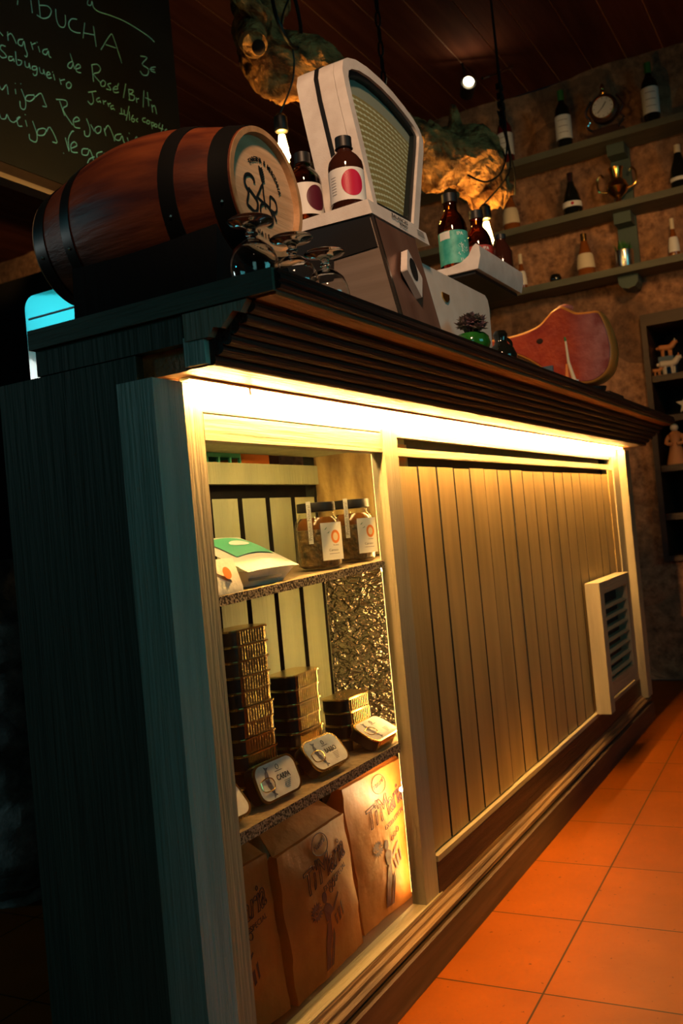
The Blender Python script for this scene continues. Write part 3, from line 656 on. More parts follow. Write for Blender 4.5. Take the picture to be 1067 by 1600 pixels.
# --- jars of preserved fruit
def jar(label, x, y, z):
    t = thing('preserve_jar', label, 'jar', (x, y, z), 0, 'jars on the upper shelf')
    def sq(r, h, bm, k=3.4, n=44, ring=None):
        vs = []
        for i in range(n):
            a = 2 * PI * i / n + 0.3; c, s = math.cos(a - 0.3), math.sin(a - 0.3)
            rr = r / ((abs(c) ** (2 + (k - 2) * .3) + abs(s) ** (2 + (k - 2) * .3)) ** (1 / (2 + (k - 2) * .3))); vs.append(bm.verts.new((x + rr * math.cos(a), y + rr * math.sin(a), z + h)))
        return vs
    def shell(prof, bm):
        pr = None
        for r, h, k in prof:
            v = sq(r, h, bm, k)
            if pr:
                for i in range(len(v)): bm.faces.new((pr[i], pr[(i + 1) % len(v)], v[(i + 1) % len(v)], v[i]))
            else: bm.faces.new(v[::-1])
            pr = v
        bm.faces.new(pr); return bm
    link('jar_glass', shell([(0.033, 0.0008, 3), (0.041, 0.006, 3), (0.0425, 0.02, 3.4), (0.0425, 0.08, 3.4), (0.040, 0.092, 3), (0.034, 0.100, 2.2), (0.0335, 0.106, 2)], bmesh.new()), M['jar'], t, smooth=True)
    link('contents', shell([(0.032, 0.003, 3), (0.039, 0.008, 3), (0.040, 0.02, 3.4), (0.040, 0.074, 3.4)], bmesh.new()), M['olives'], t, smooth=True)
    link('syrup', shell([(0.0395, 0.0745, 3.4), (0.0395, 0.08, 3.4), (0.037, 0.090, 3), (0.032, 0.097, 2.2)], bmesh.new()), M['honey'], t, smooth=True)
    bm = bmesh.new(); bmesh.ops.create_cone(bm, cap_ends=True, segments=40, radius1=0.0365, radius2=0.036, depth=0.017, matrix=Matrix.Translation((x, y, z + 0.1165)))
    link('lid', bm, M['rubber'], t, smooth=True, bevel=0.002)
    # front label (flat on the squared side), facing the street
    fa = math.radians(243)
    nrm = Vector((math.cos(fa), math.sin(fa), 0)); tx = Vector((-math.sin(fa), math.cos(fa), 0))
    f = frame(Vector((x, y, z + 0.051)) + nrm * 0.0455, tx, (0, 0, 1))
    bm = grid_rect(0.045, 0.069, 2); bm.transform(f); lb = link('front_label', bm, M['label'], t)
    bm = disc(0.0095, 0.0125, 20, 2, 0.008, 0.008, 0.0003); bm.transform(f); link('orange_emblem', bm, M['orange_print'], lb)
    bm = disc(0.0052, 0.0075, 20, 2, 0.008, 0.008, 0.0006); bm.transform(f); link('emblem_centre', bm, M['label_cream'], lb)
    bm = poly([(-0.015, 0.022), (-0.010, 0.026), (-0.009, 0.0262), (-0.012, 0.0225)], 0.0004); 
    bm.transform(f); link('leaf_drawing', bm, M['leaf'], lb)
    bm = poly([(-0.011, 0.015), (-0.007, 0.0165), (-0.004, 0.019), (-0.006, 0.0155)], 0.0004); bm.transform(f); link('leaf_drawing', bm, M['leaf'], lb)
    text('lettering', 'Caroto', 0.0068, M['grey_print'], lb, f @ Matrix.Translation((0.002, -0.0165, 0.0003)))
    text('lettering', 'Produto', 0.0035, M['grey_print'], lb, f @ Matrix.Translation((0.008, -0.0075, 0.0003)))
    bm = bmesh.new(); box(bm, -0.008, 0.014, -0.0235, -0.0225, 0.0003, 0.0006); bm.transform(f); link('small_print', bm, M['grey_print'], lb)
    # seal strip over the lid
    fb = math.radians(193); nr2 = Vector((math.cos(fb), math.sin(fb), 0)); f2 = frame(Vector((x, y, z + 0.088)) + nr2 * 0.0452, (-math.sin(fb), math.cos(fb), 0), (0, 0, 1))
    bm = grid_rect(0.0088, 0.078, 1, 8); bm.transform(f2); st = link('seal_strip', bm, M['label'], t)
    text('lettering', 'Produto Natural', 0.0098, M['grey_print'], st, f2 @ Matrix.Translation((0, 0, 0.0003)) @ Matrix.Rotation(PI / 2, 4, 'Z'))
    return t
jar('squat glass jar of dark preserves, nearer the middle of the upper shelf', 1.487, 0.085, shelf_y(1.487) + 0.001)
jar('squat glass jar of dark preserves nearest the right wall of the case', 1.634, 0.088, shelf_y(1.634) + 0.001)

# --- wrapped cheese
z0 = shelf_y(1.22) + 0.001
t = thing('cheese_tray', 'white plastic cheese tray with a green printed lid beside the jars', 'food pack', (1.22, 0.075, z0))
def tray_mesh(cx, cy, z, w0, d0, w1, d1, h, rot=0):
    bm = bmesh.new(); r = Matrix.Rotation(rot, 2)
    A = [bm.verts.new((*(Vector((cx, cy)) + r @ Vector(p)), z)) for p in rrect(w0, d0, 0.012, 4)]
    B = [bm.verts.new((*(Vector((cx, cy)) + r @ Vector(p)), z + h)) for p in rrect(w1, d1, 0.012, 4)]
    n = len(A)
    for i in range(n): bm.faces.new((A[i], A[(i + 1) % n], B[(i + 1) % n], B[i]))
    bm.faces.new(A[::-1]); bm.faces.new(B); return bm
link('tray', tray_mesh(1.250, 0.092, z0, 0.115, 0.080, 0.160, 0.115, 0.026, 0.05), M['foam'], t, smooth=True)
bm = grid_rect(0.164, 0.117, 8, 6)
for v in bm.verts: v.co.z = 0.014 * (1 - (v.co.x / 0.09) ** 2) * (1 - (v.co.y / 0.065) ** 2) + 0.024 * (v.co.y / 0.05)
f = Matrix.Translation((1.250, 0.092, z0 + 0.052)) @ Matrix.Rotation(0.05, 4, 'Z'); bm.transform(f)
lid = link('lid', bm, M['foam'], t, smooth=True)
bm = grid_rect(0.115, 0.062, 8, 4)
for v in bm.verts: v.co.y += 0.006; v.co.z = 0.0155 * (1 - (v.co.x / 0.09) ** 2) * (1 - (v.co.y / 0.065) ** 2) + 0.024 * (v.co.y / 0.05) + 0.001
bm.transform(f); link('green_label', bm, M['green_print'], lid, smooth=True)
bm = disc(0.028, 0.009, 20, 3, 0, 0.006)
for v in bm.verts: v.co.z = 0.0155 * (1 - (v.co.x / 0.09) ** 2) * (1 - (v.co.y / 0.065) ** 2) + 0.024 * (v.co.y / 0.05) + 0.0017
bm.transform(f); link('white_oval', bm, M['label'], lid)
bm = bmesh.new(); box(bm, 1.18, 1.275, 0.036, 0.0368, z0 + 0.010, z0 + 0.014); link('printed_line', bm, M['grey_print'], t)
z0 = shelf_y(1.10) + 0.001
t = thing('cheese_pack', 'film-wrapped cheese wedge leaning by the left stile on the upper shelf', 'food pack', (1.09, 0.06, z0))
bm = bmesh.new()
prism(bm, [(1.045, 0.05), (1.135, 0.03), (1.128, 0.10), (1.05, 0.115)], 'z', z0, z0 + 0.03)
for v in bm.verts:
    if v.co.z > z0 + 0.01: v.co.z += 0.045 * (1.14 - v.co.x) / 0.1 - 0.012; v.co.x -= 0.008
link('cheese', bm, M['cheese'], t, bevel=0.006, seg=3, smooth=True)
bm = bmesh.new(); prism(bm, [(1.04, 0.030), (1.150, 0.026), (1.155, 0.045), (1.04, 0.048)], 'z', z0, z0 + 0.008)
for v in bm.verts:
    if v.co.y > 0.04: v.co.z += 0.045
link('wrapper_flap', bm, M['foam'], t, bevel=0.003, smooth=True)
bm = disc(0.010, 0.010, 18, 2); bm.transform(frame((1.118, 0.0335, z0 + 0.030), (1, 0, 0), (0, 0.36, 0.93)) @ Matrix.Translation((0, 0, 0.0035))); link('round_sticker', bm, M['orange_print'], t)

# --- kraft paper flour bags
def bag(label, x0, x1, y0, y1, zt, lean, cx_print, full=True, dark=0, yaw=0.0, depth=0.075, ps=1.0):
    """front face runs from (x0, y0) to (x1, y1) at the bottom, leans back by `lean` at the top"""
    zb = 0.101
    t = thing('flour_bag', label, 'paper bag', ((x0 + x1) / 2, (y0 + y1) / 2 + depth / 2, zb))
    tx = Vector((x1 - x0, y1 - y0, 0)); w = tx.length; tx.normalize(); nb = Vector((-tx.y, tx.x, 0))
    h = zt - zb; up = Vector((nb.x * lean, nb.y * lean, h)).normalized()
    n, m = 14, 16; bm = bmesh.new()
    def P(u, v, back):
        wob = 0.004 * noise.noise(Vector((u * 3 + x0 * 9, v * 4, back * 5))) + 0.002 * noise.noise(Vector((u * 9, v * 11, x0 * 5)))
        d = depth * (1 - 0.80 * max(0, (v - 0.62) / 0.38)) * back
        uu = u * (1 + 0.02 * (1 - v))
        bulge = -0.012 * math.sin(PI * min(1, max(0, v))) * (1 - (2 * u - 1) ** 2) * (1 - back)
        return Vector((x0, y0, zb)) + tx * (w * u) + up * (h * v) + nb * (d + wob + bulge)
    F = [[bm.verts.new(P(i / n, j / m, 0)) for j in range(m + 1)] for i in range(n + 1)]
    B = [[bm.verts.new(P(i / n, j / m, 1)) for j in range(m + 1)] for i in range(n + 1)]
    for i in range(n):
        for j in range(m):
            bm.faces.new((F[i][j], F[i + 1][j], F[i + 1][j + 1], F[i][j + 1])); bm.faces.new((B[i][j], B[i][j + 1], B[i + 1][j + 1], B[i + 1][j]))
        bm.faces.new((F[i][0], B[i][0], B[i + 1][0], F[i + 1][0])); bm.faces.new((F[i][m], F[i + 1][m], B[i + 1][m], B[i][m]))
    for i in (0, n):
        for j in range(m): bm.faces.new((F[i][j], F[i][j + 1], B[i][j + 1], B[i][j]))
    link('bag_body', bm, M['kraft'], t, smooth=True)
    # folded top flap
    bm = bmesh.new(); top = Vector((x0, y0, zb)) + up * h
    q = [top + nb * depth * 0.1, top + tx * w + nb * depth * 0.1, top + tx * (w * 0.9) + Vector((0, 0, 0.045)) + nb * depth * 0.9, top + tx * (w * 0.16) + Vector((0, 0, 0.040)) + nb * depth * 0.9]
    a = [bm.verts.new(p) for p in q]; b = [bm.verts.new(p + nb * 0.0018) for p in q]
    bm.faces.new(a); bm.faces.new(b[::-1])
    for i in range(4): bm.faces.new((a[i], b[i], b[(i + 1) % 4], a[(i + 1) % 4]))
    link('folded_flap', bm, M['kraft'], t)
    # prints: draw flat, then press onto the bulged front
    def press(bm):
        for v in bm.verts:
            u = v.co.x / w; vv = v.co.y / h; p = P(u, vv, 0); off = v.co.z
            v.co = p - nb * (0.0014 + off)
        return bm
    def T(s, size, px, py, rot=0.12, **k):
        b = text_bm(s, size, **k)
        bmesh.ops.subdivide_edges(b, edges=[e for e in b.edges if e.calc_length() > 0.006], cuts=2)
        b.transform(Matrix.Translation((px, py, 0)) @ Matrix.Rotation(rot, 4, 'Z')); return press(b)
    c = cx_print; s = ps
    link('brand_lettering', T("Ti'Maria", 0.054 * s, c, h * 0.745, 0.14, outline=0.0008, shear=0.35, space=0.92), M['kraft_print'], t)
    link('small_lettering', T('EXTRA ESPECIAL', 0.0125 * s, c + 0.026 * s, h * 0.635, 0.14, extrude=0.0002), M['kraft_print'], t)
    bm = bmesh.new(); k = 26
    tube(bm, [(c + 0.000 + 0.026 * s * math.cos(2 * PI * i / k), h * 0.91 + 0.018 * s * math.sin(2 * PI * i / k), 0) for i in range(k + 1)], 0.0007, 4)
    link('round_stamp', press(bm), M['kraft_print'], t)
    link('stamp_lettering', T('Natural', 0.0135 * s, c, h * 0.912, 0.2), M['kraft_print'], t)
    # starburst with NOVO
    bm = bmesh.new(); pts = []
    for i in range(32):
        r = 0.021 if i % 2 else 0.0145
        pts.append((c - 0.052 * s + r * s * math.cos(2 * PI * i / 32), h * 0.50 + r * 0.75 * s * math.sin(2 * PI * i / 32)))
    prism(bm, pts, 'z', 0, 0.0003); link('starburst', press(bm), M['kraft_print'], t)
    b = text_bm('NOVO', 0.0125 * s); b.transform(Matrix.Translation((c - 0.052 * s, h * 0.50, 0.0006)) @ Matrix.Rotation(0.2, 4, 'Z')); link('burst_lettering', press(b), M['kraft'], t)
    # woman in a long dress kneading at a trough, drawn in solid shapes
    bm = bmesh.new(); ox, oy = c - 0.004 * s, h * 0.06; s0 = s; s = s * 0.88
    def S(pts): prism(bm, [(ox + x * s, oy + y * s) for x, y in pts], 'z', 0, 0.0003)
    S([(-0.040, 0), (-0.034, 0.045), (-0.026, 0.085), (-0.012, 0.092), (-0.010, 0.060), (-0.018, 0.030), (-0.022, 0)])
    S([(-0.020, 0), (-0.008, 0.038), (-0.004, 0.070), (0.002, 0.055), (-0.002, 0.02), (-0.008, 0)])
    S([(-0.027, 0.090), (-0.030, 0.115), (-0.018, 0.124), (-0.004, 0.116), (0.004, 0.102), (-0.010, 0.098), (-0.012, 0.090)])
    S([(-0.026 + 0.0085 * math.cos(a) + 0.006, 0.134 + 0.011 * math.sin(a)) for a in [i * PI / 6 for i in range(12)]])
    S([(0.000, 0.105), (0.030, 0.128), (0.032, 0.125), (0.004, 0.100)])
    S([(0.002, 0.092), (0.010, 0.070), (0.014, 0.072), (0.010, 0.094)]); S([(0.016, 0.098), (0.020, 0.074), (0.026, 0.078), (0.024, 0.102)]); S([(0.030, 0.106), (0.033, 0.080), (0.037, 0.084), (0.036, 0.11)])
    link('dancer_drawing', press(bm), M['kraft_print'], t)
    bm = bmesh.new()
    for i, (px, py) in enumerate(((0.008, 0.140), (0.021, 0.146), (0.034, 0.152))):
        tube(bm, [(ox + (px + 0.0055 * math.cos(a)) * s, oy + (py + 0.006 * math.sin(a)) * s, 0) for a in [j * PI / 6 for j in range(13)]], 0.0008, 4)
    link('small_emblems', press(bm), M['kraft_print'], t)
    return t
bag("kraft paper flour bag half hidden by the left stile on the case floor", 1.045, 1.226, 0.070, 0.062, 0.348, 0.02, 0.075)
bag("kraft paper flour bag with a printed woman, standing in the middle", 1.236, 1.470, 0.052, 0.058, 0.338, 0.018, 0.130)
bag("kraft paper flour bag lit brightly beside the right end of the case", 1.496, 1.735, 0.070, 0.060, 0.372, 0.02, 0.128, depth=0.09)

# crate and orange pack seen through the slot above the boards: stand on a back shelf behind the counter
tag(link('back_cabinet', bx(1.2, 2.0, 0.31, 0.50, 0.0, 0.975), M['dark_wood']), 'dark cabinet behind the display case carrying the green crate', 'cabinet')
bc = bpy.data.objects['back_cabinet']; link('cabinet_backsplash', bx(1.3, 2.0, 0.488, 0.50, 0.9755, 1.12), M['dark_wood'], bc)
t = thing('plastic_crate', 'small green crate glimpsed through the slot behind the case boards', 'crate', (1.55, 0.38, 0.976))
bm = bmesh.new()
for a in ((1.50, 1.62, 0.34, 0.345), (1.50, 1.62, 0.435, 0.44), (1.50, 1.505, 0.345, 0.435), (1.615, 1.62, 0.345, 0.435)):
    box(bm, *a, 0.976, 0.984); box(bm, *a, 1.034, 1.046)
for x in (1.50, 1.54, 1.58, 1.615): box(bm, x, x + 0.006, 0.34, 0.345, 0.984, 1.034)
link('crate_frame', bm, M['green_print'], t)
tag(link('orange_packet', bx(1.645, 1.76, 0.36, 0.44, 0.976, 1.055), M['orange_print'], bevel=0.01, seg=3), 'orange packet glimpsed through the slot behind the case boards', 'packet')
# ================================================================== ON THE COUNTER
ZT = 1.187
# --- oak barrel, axis front to back
BX, BY0, BY1, BZ = 1.1405, -0.090, 0.300, 1.364
t = thing('oak_barrel', 'varnished oak barrel with black hoops and a monogram on its pale head', 'barrel', (BX, 0.1, ZT + 0.03))
L_ = BY1 - BY0
def br(s): return 0.094 + 0.037 * math.sin(PI * s) ** 1.15
bm = bmesh.new(); lathe(bm, [(br(i / 24) - 0.0002, BY0 + L_ * i / 24) for i in range(25)], (BX, 0, BZ), 'y', 64)
link('staves', bm, M['barrel'], t, smooth=True)
bm = bmesh.new(); lathe(bm, [(0.0942, BY0 + 0.006), (0.0942, BY0), (0.086, BY0), (0.084, BY0 + 0.012)], (BX, 0, BZ), 'y', 64); link('chime', bm, M['barrel_rim'], t, smooth=True)
bm = bmesh.new(); lathe(bm, [(0.0942, BY1 - 0.006), (0.0942, BY1), (0.086, BY1), (0.084, BY1 - 0.012)], (BX, 0, BZ), 'y', 64); link('chime', bm, M['barrel_rim'], t, smooth=True)
bm = bmesh.new(); lathe(bm, [(0.0851, BY0 + 0.010), (0.0001, BY0 + 0.010)], (BX, 0, BZ), 'y', 64); hd = link('head', bm, M['barrel_head'], t)
bm = bmesh.new(); lathe(bm, [(0.0851, BY1 - 0.010), (0.0001, BY1 - 0.010)], (BX, 0, BZ), 'y', 64); link('head', bm, M['barrel_head'], t)
for s0, s1 in ((0.012, 0.085), (0.215, 0.275), (0.725, 0.785), (0.915, 0.988)):
    bm = bmesh.new(); a = [(br(s0 + (s1 - s0) * k / 4) + 0.0016, BY0 + L_ * (s0 + (s1 - s0) * k / 4)) for k in range(5)]
    lathe(bm, [(a[0][0] - 0.003, a[0][1])] + a + [(a[-1][0] - 0.003, a[-1][1])], (BX, 0, BZ), 'y', 64); h = link('hoop', bm, M['hoop'], t, smooth=True)
    bm = bmesh.new(); an = math.radians(200); rr = br((s0 + s1) / 2) + 0.002
    bmesh.ops.create_icosphere(bm, subdivisions=1, radius=0.003, matrix=Matrix.Translation((BX + rr * math.cos(an), BY0 + L_ * (s0 + s1) / 2, BZ + rr * math.sin(an)))); link('rivet', bm, M['steel'], h, smooth=True)
HY = BY0 + 0.0088
def stroke(pts, r, name='monogram', n=5):
    bm = bmesh.new(); tube(bm, smooth_path([(x, HY, z) for x, z in pts], n), r, 6)
    for v in bm.verts: v.co.y = HY + (v.co.y - HY) * 0.2
    return link(name, bm, M['ink'], hd, smooth=True)
stroke([(1.118, 1.3736), (1.1166, 1.3803), (1.1086, 1.3835), (1.0984, 1.3804), (1.093, 1.3732), (1.0936, 1.3651), (1.0998, 1.3585)], 0.0027)
stroke([(1.1015, 1.3618), (1.099, 1.350), (1.0946, 1.3376), (1.103, 1.3335), (1.1124, 1.3305), (1.1192, 1.3344), (1.1221, 1.3451), (1.1171, 1.3522), (1.1015, 1.3618)], 0.0026, n=3)
stroke([(1.1179, 1.3496), (1.129, 1.364), (1.1401, 1.3786), (1.1400, 1.365), (1.1425, 1.3440)], 0.0021, n=2)
stroke([(1.1233, 1.3545), (1.1391, 1.3500)], 0.0019)
stroke([(1.1406, 1.3501), (1.1308, 1.3446), (1.1281, 1.3354), (1.1336, 1.3226), (1.1482, 1.3184), (1.1583, 1.3246), (1.16, 1.3351), (1.1528, 1.3462), (1.1406, 1.3501)], 0.0023)
stroke([(1.1536, 1.3436), (1.156, 1.354), (1.1585, 1.3651), (1.1709, 1.3613), (1.1739, 1.3504), (1.1679, 1.343), (1.157, 1.344)], 0.0021)
stroke([(1.1600, 1.3440), (1.1646, 1.3392), (1.1696, 1.3296)], 0.0021)
stroke([(1.1372, 1.402), (1.139, 1.391), (1.1415, 1.3790)], 0.0009, 'sprig_stem')
bm = bmesh.new()
for k in range(7):
    s = k / 6; cx, cz = 1.138 + 0.004 * s, 1.400 - 0.019 * s
    for sd in (-1, 1):
        a = math.radians(90 + sd * 48); ux, uz = math.cos(a), math.sin(a); q = 0.0065 + 0.002 * math.sin(PI * s)
        pts = [(cx, cz), (cx + ux * q * .5 - uz * .0016, cz + uz * q * .5 + ux * .0016), (cx + ux * q, cz + uz * q), (cx + ux * q * .5 + uz * .0016, cz + uz * q * .5 - ux * .0016)]
        prism(bm, pts, 'y', HY - 0.0003, HY + 0.0008)
link('sprig_drawing', bm, M['ink'], hd)
def arc_text(s, cx, cz, r, a0, a1, size, inward=False):
    for i, ch in enumerate(s):
        if ch == ' ': continue
        a = a0 + (a1 - a0) * i / (len(s) - 1)
        f = frame((cx + r * math.cos(a), HY - 0.0002, cz + r * math.sin(a)), (math.sin(a), 0, -math.cos(a)) if not inward else (-math.sin(a), 0, math.cos(a)), (math.cos(a), 0, math.sin(a)) if not inward else (-math.cos(a), 0, -math.sin(a)))
        text('letter', ch, size, M['ink'], hd, f, bold=0.0003)
arc_text('TABERNA & MERCEARIA', 1.139, 1.366, 0.0475, math.radians(128), math.radians(14), 0.0092)
arc_text('RITUAIS', 1.139, 1.360, 0.060, math.radians(225), math.radians(275), 0.0095, True)
bm = bmesh.new(); C2 = []; ys = [-0.055 + 0.27 * k / 10 for k in range(11)]
for yy in ys:
    sc = br((yy - BY0) / L_) + 0.0045; row = []
    for i in range(13):
        an = math.radians(214 + 112 * i / 12); row.append(bm.verts.new((BX + sc * math.cos(an), yy, BZ + sc * math.sin(an))))
    row.append(bm.verts.new((BX + 0.105, yy, ZT + 0.0005))); row.append(bm.verts.new((BX - 0.105, yy, ZT + 0.0005)))
    if C2:
        for i in range(15): bm.faces.new((C2[i], C2[(i + 1) % 15], row[(i + 1) % 15], row[i]))
    else: bm.faces.new(row[::-1])
    C2 = row
bm.faces.new(C2)
tag(link('barrel_cradle', bm, M['black']), 'black wooden cradle under the oak barrel', 'stand')

# --- upturned goblets
gp = [(0.0, 0.0835), (0.029, 0.0828), (0.0305, 0.0815), (0.029, 0.0795), (0.012, 0.0755), (0.0065, 0.072), (0.0055, 0.068), (0.0085, 0.0655), (0.0085, 0.0635), (0.0055, 0.061), (0.0065, 0.058),
      (0.016, 0.053), (0.0265, 0.043), (0.0325, 0.028), (0.0335, 0.015), (0.0310, 0.0005), (0.0297, 0.0005), (0.0320, 0.015), (0.0311, 0.028), (0.0252, 0.0422), (0.0152, 0.0510), (0.0001, 0.0540)]
g = thing('goblet', '', 'glass', (0, 0, 0)); bm = bmesh.new(); lathe(bm, gp, (0, 0, 0), 'z', 48); link('glass_body', bm, M['clear'], g, smooth=True)
for i, (x, y, lb) in enumerate(((0.993, -0.150, 'upturned stemmed glass nearest the left corner of the counter'), (1.092, -0.150, 'upturned stemmed glass in the middle of the three by the barrel'), (1.184, -0.150, 'upturned stemmed glass nearest the scale'))):
    o = g if i == 0 else copy_tree(g)
    o.location = (x, y, ZT); o['label'] = lb; o['group'] = 'upturned glasses in front of the barrel'

# --- shop scale
t = thing('shop_scale', 'old white enamel shop scale with a tall fan-shaped dial and weighing plate', 'scale', (1.75, 0, ZT))
def yf(z): return -0.160 + (z - ZT) * 0.20          # leaning front of the column
bm = bmesh.new(); prism(bm, [(yf(ZT + .0005), ZT + .0005), (yf(1.400), 1.400), (0.075, 1.400), (0.090, ZT + .0005)], 'x', 1.424, 1.604); col = link('column', bm, M['steel_brown'], t, bevel=0.003)
bm = bmesh.new(); prism(bm, [(-0.125, 1.340), (-0.114, 1.397), (0.07, 1.397), (0.07, 1.300), (-0.035, 1.318), (-0.037, 1.336)], 'x', 1.4215, 1.4245); link('black_side_window', bm, M['rubber'], col)
bm = bmesh.new(); prism(bm, [(yf(1.190) - 0.0015, 1.190), (yf(1.395) - 0.0015, 1.395), (yf(1.395) + 0.004, 1.395), (yf(1.190) + 0.004, 1.190)], 'x', 1.430, 1.598); link('front_panel', bm, M['copper'], col)
bm = bmesh.new(); prism(bm, [(yf(1.19) - 0.003, 1.19), (yf(1.40) - 0.003, 1.40), (yf(1.40) + 0.003, 1.40), (yf(1.19) + 0.003, 1.19)], 'x', 1.4235, 1.430); link('edge_strip', bm, M['steel'], col)
# badge plate with a black oval
f = frame((1.506, yf(1.302) - 0.004, 1.302), (0.80, -0.0, -0.60), (0.45, 0.18, 0.87))
bm = bmesh.new(); prism(bm, rrect(0.070, 0.058, 0.004), 'z', 0, 0.012); bm.transform(f); bd = link('badge_plate', bm, M['white_enamel'], col, bevel=0.002)
bm = disc(0.020, 0.023, 24, 2, -0.006, 0.004, 0.0126); bm.transform(f); link('black_oval', bm, M['ink'], bd)
bm = bmesh.new(); prism(bm, rrect(0.078, 0.066, 0.008), 'z', -0.003, 0.0); bm.transform(f @ Matrix.Translation((0.008, 0.008, 0))); link('badge_backing', bm, M['rubber'], bd)
# white casting between column and head
bm = bmesh.new(); prism(bm, [(-0.122, 1.398), (-0.116, 1.424), (0.085, 1.418), (0.085, 1.400), (0.0, 1.400)], 'x', 1.418, 1.665); cast = link('casting', bm, M['white_enamel'], t, bevel=0.004, seg=3)
f = frame((1.535, -0.1208, 1.4115), (1, 0, 0), (0, 0.22, 0.97))
text('lettering', 'BALANCAS', 0.012, M['ink'], cast, f @ Matrix.Translation((0.0, 0.0055, 0.0012)) @ Matrix.Scale(1.15, 4, (1, 0, 0)), shear=0.3)
text('lettering', 'ROMAO', 0.009, M['ink'], cast, f @ Matrix.Translation((0.01, -0.0055, 0.0012)), shear=0.2)
bm = bmesh.new()
for k in range(4): box(bm, 0.075, 0.105, -0.007 + k * 0.0035, -0.006 + k * 0.0035, 0.0012, 0.0018)
bm.transform(f); link('ruled_lines', bm, M['ink'], cast)
# head
def fan(off=0.0):
    base = [(1.497, 1.432), (1.495, 1.55), (1.494, 1.66), (1.4985, 1.705), (1.512, 1.729), (1.535, 1.744), (1.575, 1.757), (1.625, 1.763), (1.68, 1.762), (1.735, 1.755), (1.785, 1.742), (1.822, 1.729), (1.846, 1.712), (1.854, 1.690),
            (1.836, 1.655), (1.788, 1.585), (1.738, 1.510), (1.696, 1.448), (1.682, 1.432)]
    if not off: return base
    n = len(base); out = []
    for i in range(n):
        a, b, c = Vector(base[i - 1]), Vector(base[i]), Vector(base[(i + 1) % n])
        d1 = (b - a).normalized(); d2 = (c - b).normalized(); nn = (Vector((-d1.y, d1.x)) + Vector((-d2.y, d2.x))).normalized()
        out.append(tuple(b + nn * off))
    return out
TILT = 0.15; YH = -0.092
def tiltbm(bm):
    for v in bm.verts: v.co.y += (v.co.z - 1.43) * TILT
    return bm
def ring_prism(bm, outer, inner, y0, y1):
    n = len(outer)
    O0 = [bm.verts.new((x, y0, z)) for x, z in outer]; O1 = [bm.verts.new((x, y1, z)) for x, z in outer]
    I0 = [bm.verts.new((x, y0, z)) for x, z in inner]; I1 = [bm.verts.new((x, y1, z)) for x, z in inner]
    for i in range(n):
        j = (i + 1) % n
        bm.faces.new((O0[i], O0[j], I0[j], I0[i])); bm.faces.new((O1[i], I1[i], I1[j], O1[j])); bm.faces.new((O0[i], O1[i], O1[j], O0[j])); bm.faces.new((I0[i], I0[j], I1[j], I1[i]))
bm = bmesh.new(); prism(bm, fan(), 'y', YH + 0.020, YH + 0.100); tiltbm(bm); head = link('scale_head', bm, M['white_enamel'], t, bevel=0.012, seg=4, smooth=True)
bm = bmesh.new(); ring_prism(bm, fan(), fan(-0.021), YH, YH + 0.019); tiltbm(bm); link('bezel', bm, M['white_enamel'], head, bevel=0.006, seg=3, smooth=True)
bm = bmesh.new(); ring_prism(bm, fan(-0.0205), fan(-0.034), YH + 0.006, YH + 0.0195); tiltbm(bm); link('inner_bezel', bm, M['ink'], head)
bm = bmesh.new(); prism(bm, fan(-0.0345), 'y', YH + 0.0165, YH + 0.0195); tiltbm(bm); link('dial', bm, M['dial'], head)
bm = bmesh.new(); ring_prism(bm, fan(0.0015), fan(-0.003), YH + 0.052, YH + 0.061); tiltbm(bm); link('rubber_band', bm, M['rubber'], head)
# cream base box and its drawer label
bm = bmesh.new()
w = [(1.605, ZT + .0005), (2.046, ZT + .0005), (2.052, 1.345), (2.046, 1.362), (2.030, 1.371), (1.605, 1.371)]
prism(bm, w, 'y', -0.098, 0.11); bb = link('base_box', bm, M['enamel_pink'], t, bevel=0.006, seg=3, smooth=True)
bm = bmesh.new(); prism(bm, [(1.762, 1.329), (1.800, 1.329), (1.799, 1.319), (1.788, 1.311), (1.775, 1.311), (1.763, 1.318)], 'y', -0.1005, -0.0982); link('brass_finger_pull', bm, M['gold'], bb)
bm = bmesh.new(); prism(bm, rrect(0.30, 0.05, 0.01), 'z', 1.3715, 1.4105); 
for v in bm.verts: v.co.x += 1.98; v.co.y += 0.0
bm.free()
bm = bmesh.new(); bmesh.ops.create_cone(bm, cap_ends=True, segments=24, radius1=0.03, radius2=0.03, depth=0.046, matrix=Matrix.Translation((1.99, 0.0, 1.3905))); link('plate_support', bm, M['steel'], t)
# weighing plate: rolled lip at the front
prof = [(-0.118, 1.412), (-0.126, 1.440), (-0.125, 1.462), (-0.118, 1.468), (-0.110, 1.463), (-0.098, 1.445), (-0.080, 1.434), (-0.050, 1.429), (0.14, 1.429), (0.14, 1.4135), (0.10, 1.4125)]
bm = bmesh.new(); prism(bm, prof, 'x', 1.944, 2.250); pl = link('weighing_plate', bm, M['white_enamel'], t, bevel=0.0025, smooth=True)
link('plate_underside', bx(1.952, 2.242, -0.108, 0.132, 1.404, 1.4118), M['rubber'], pl)

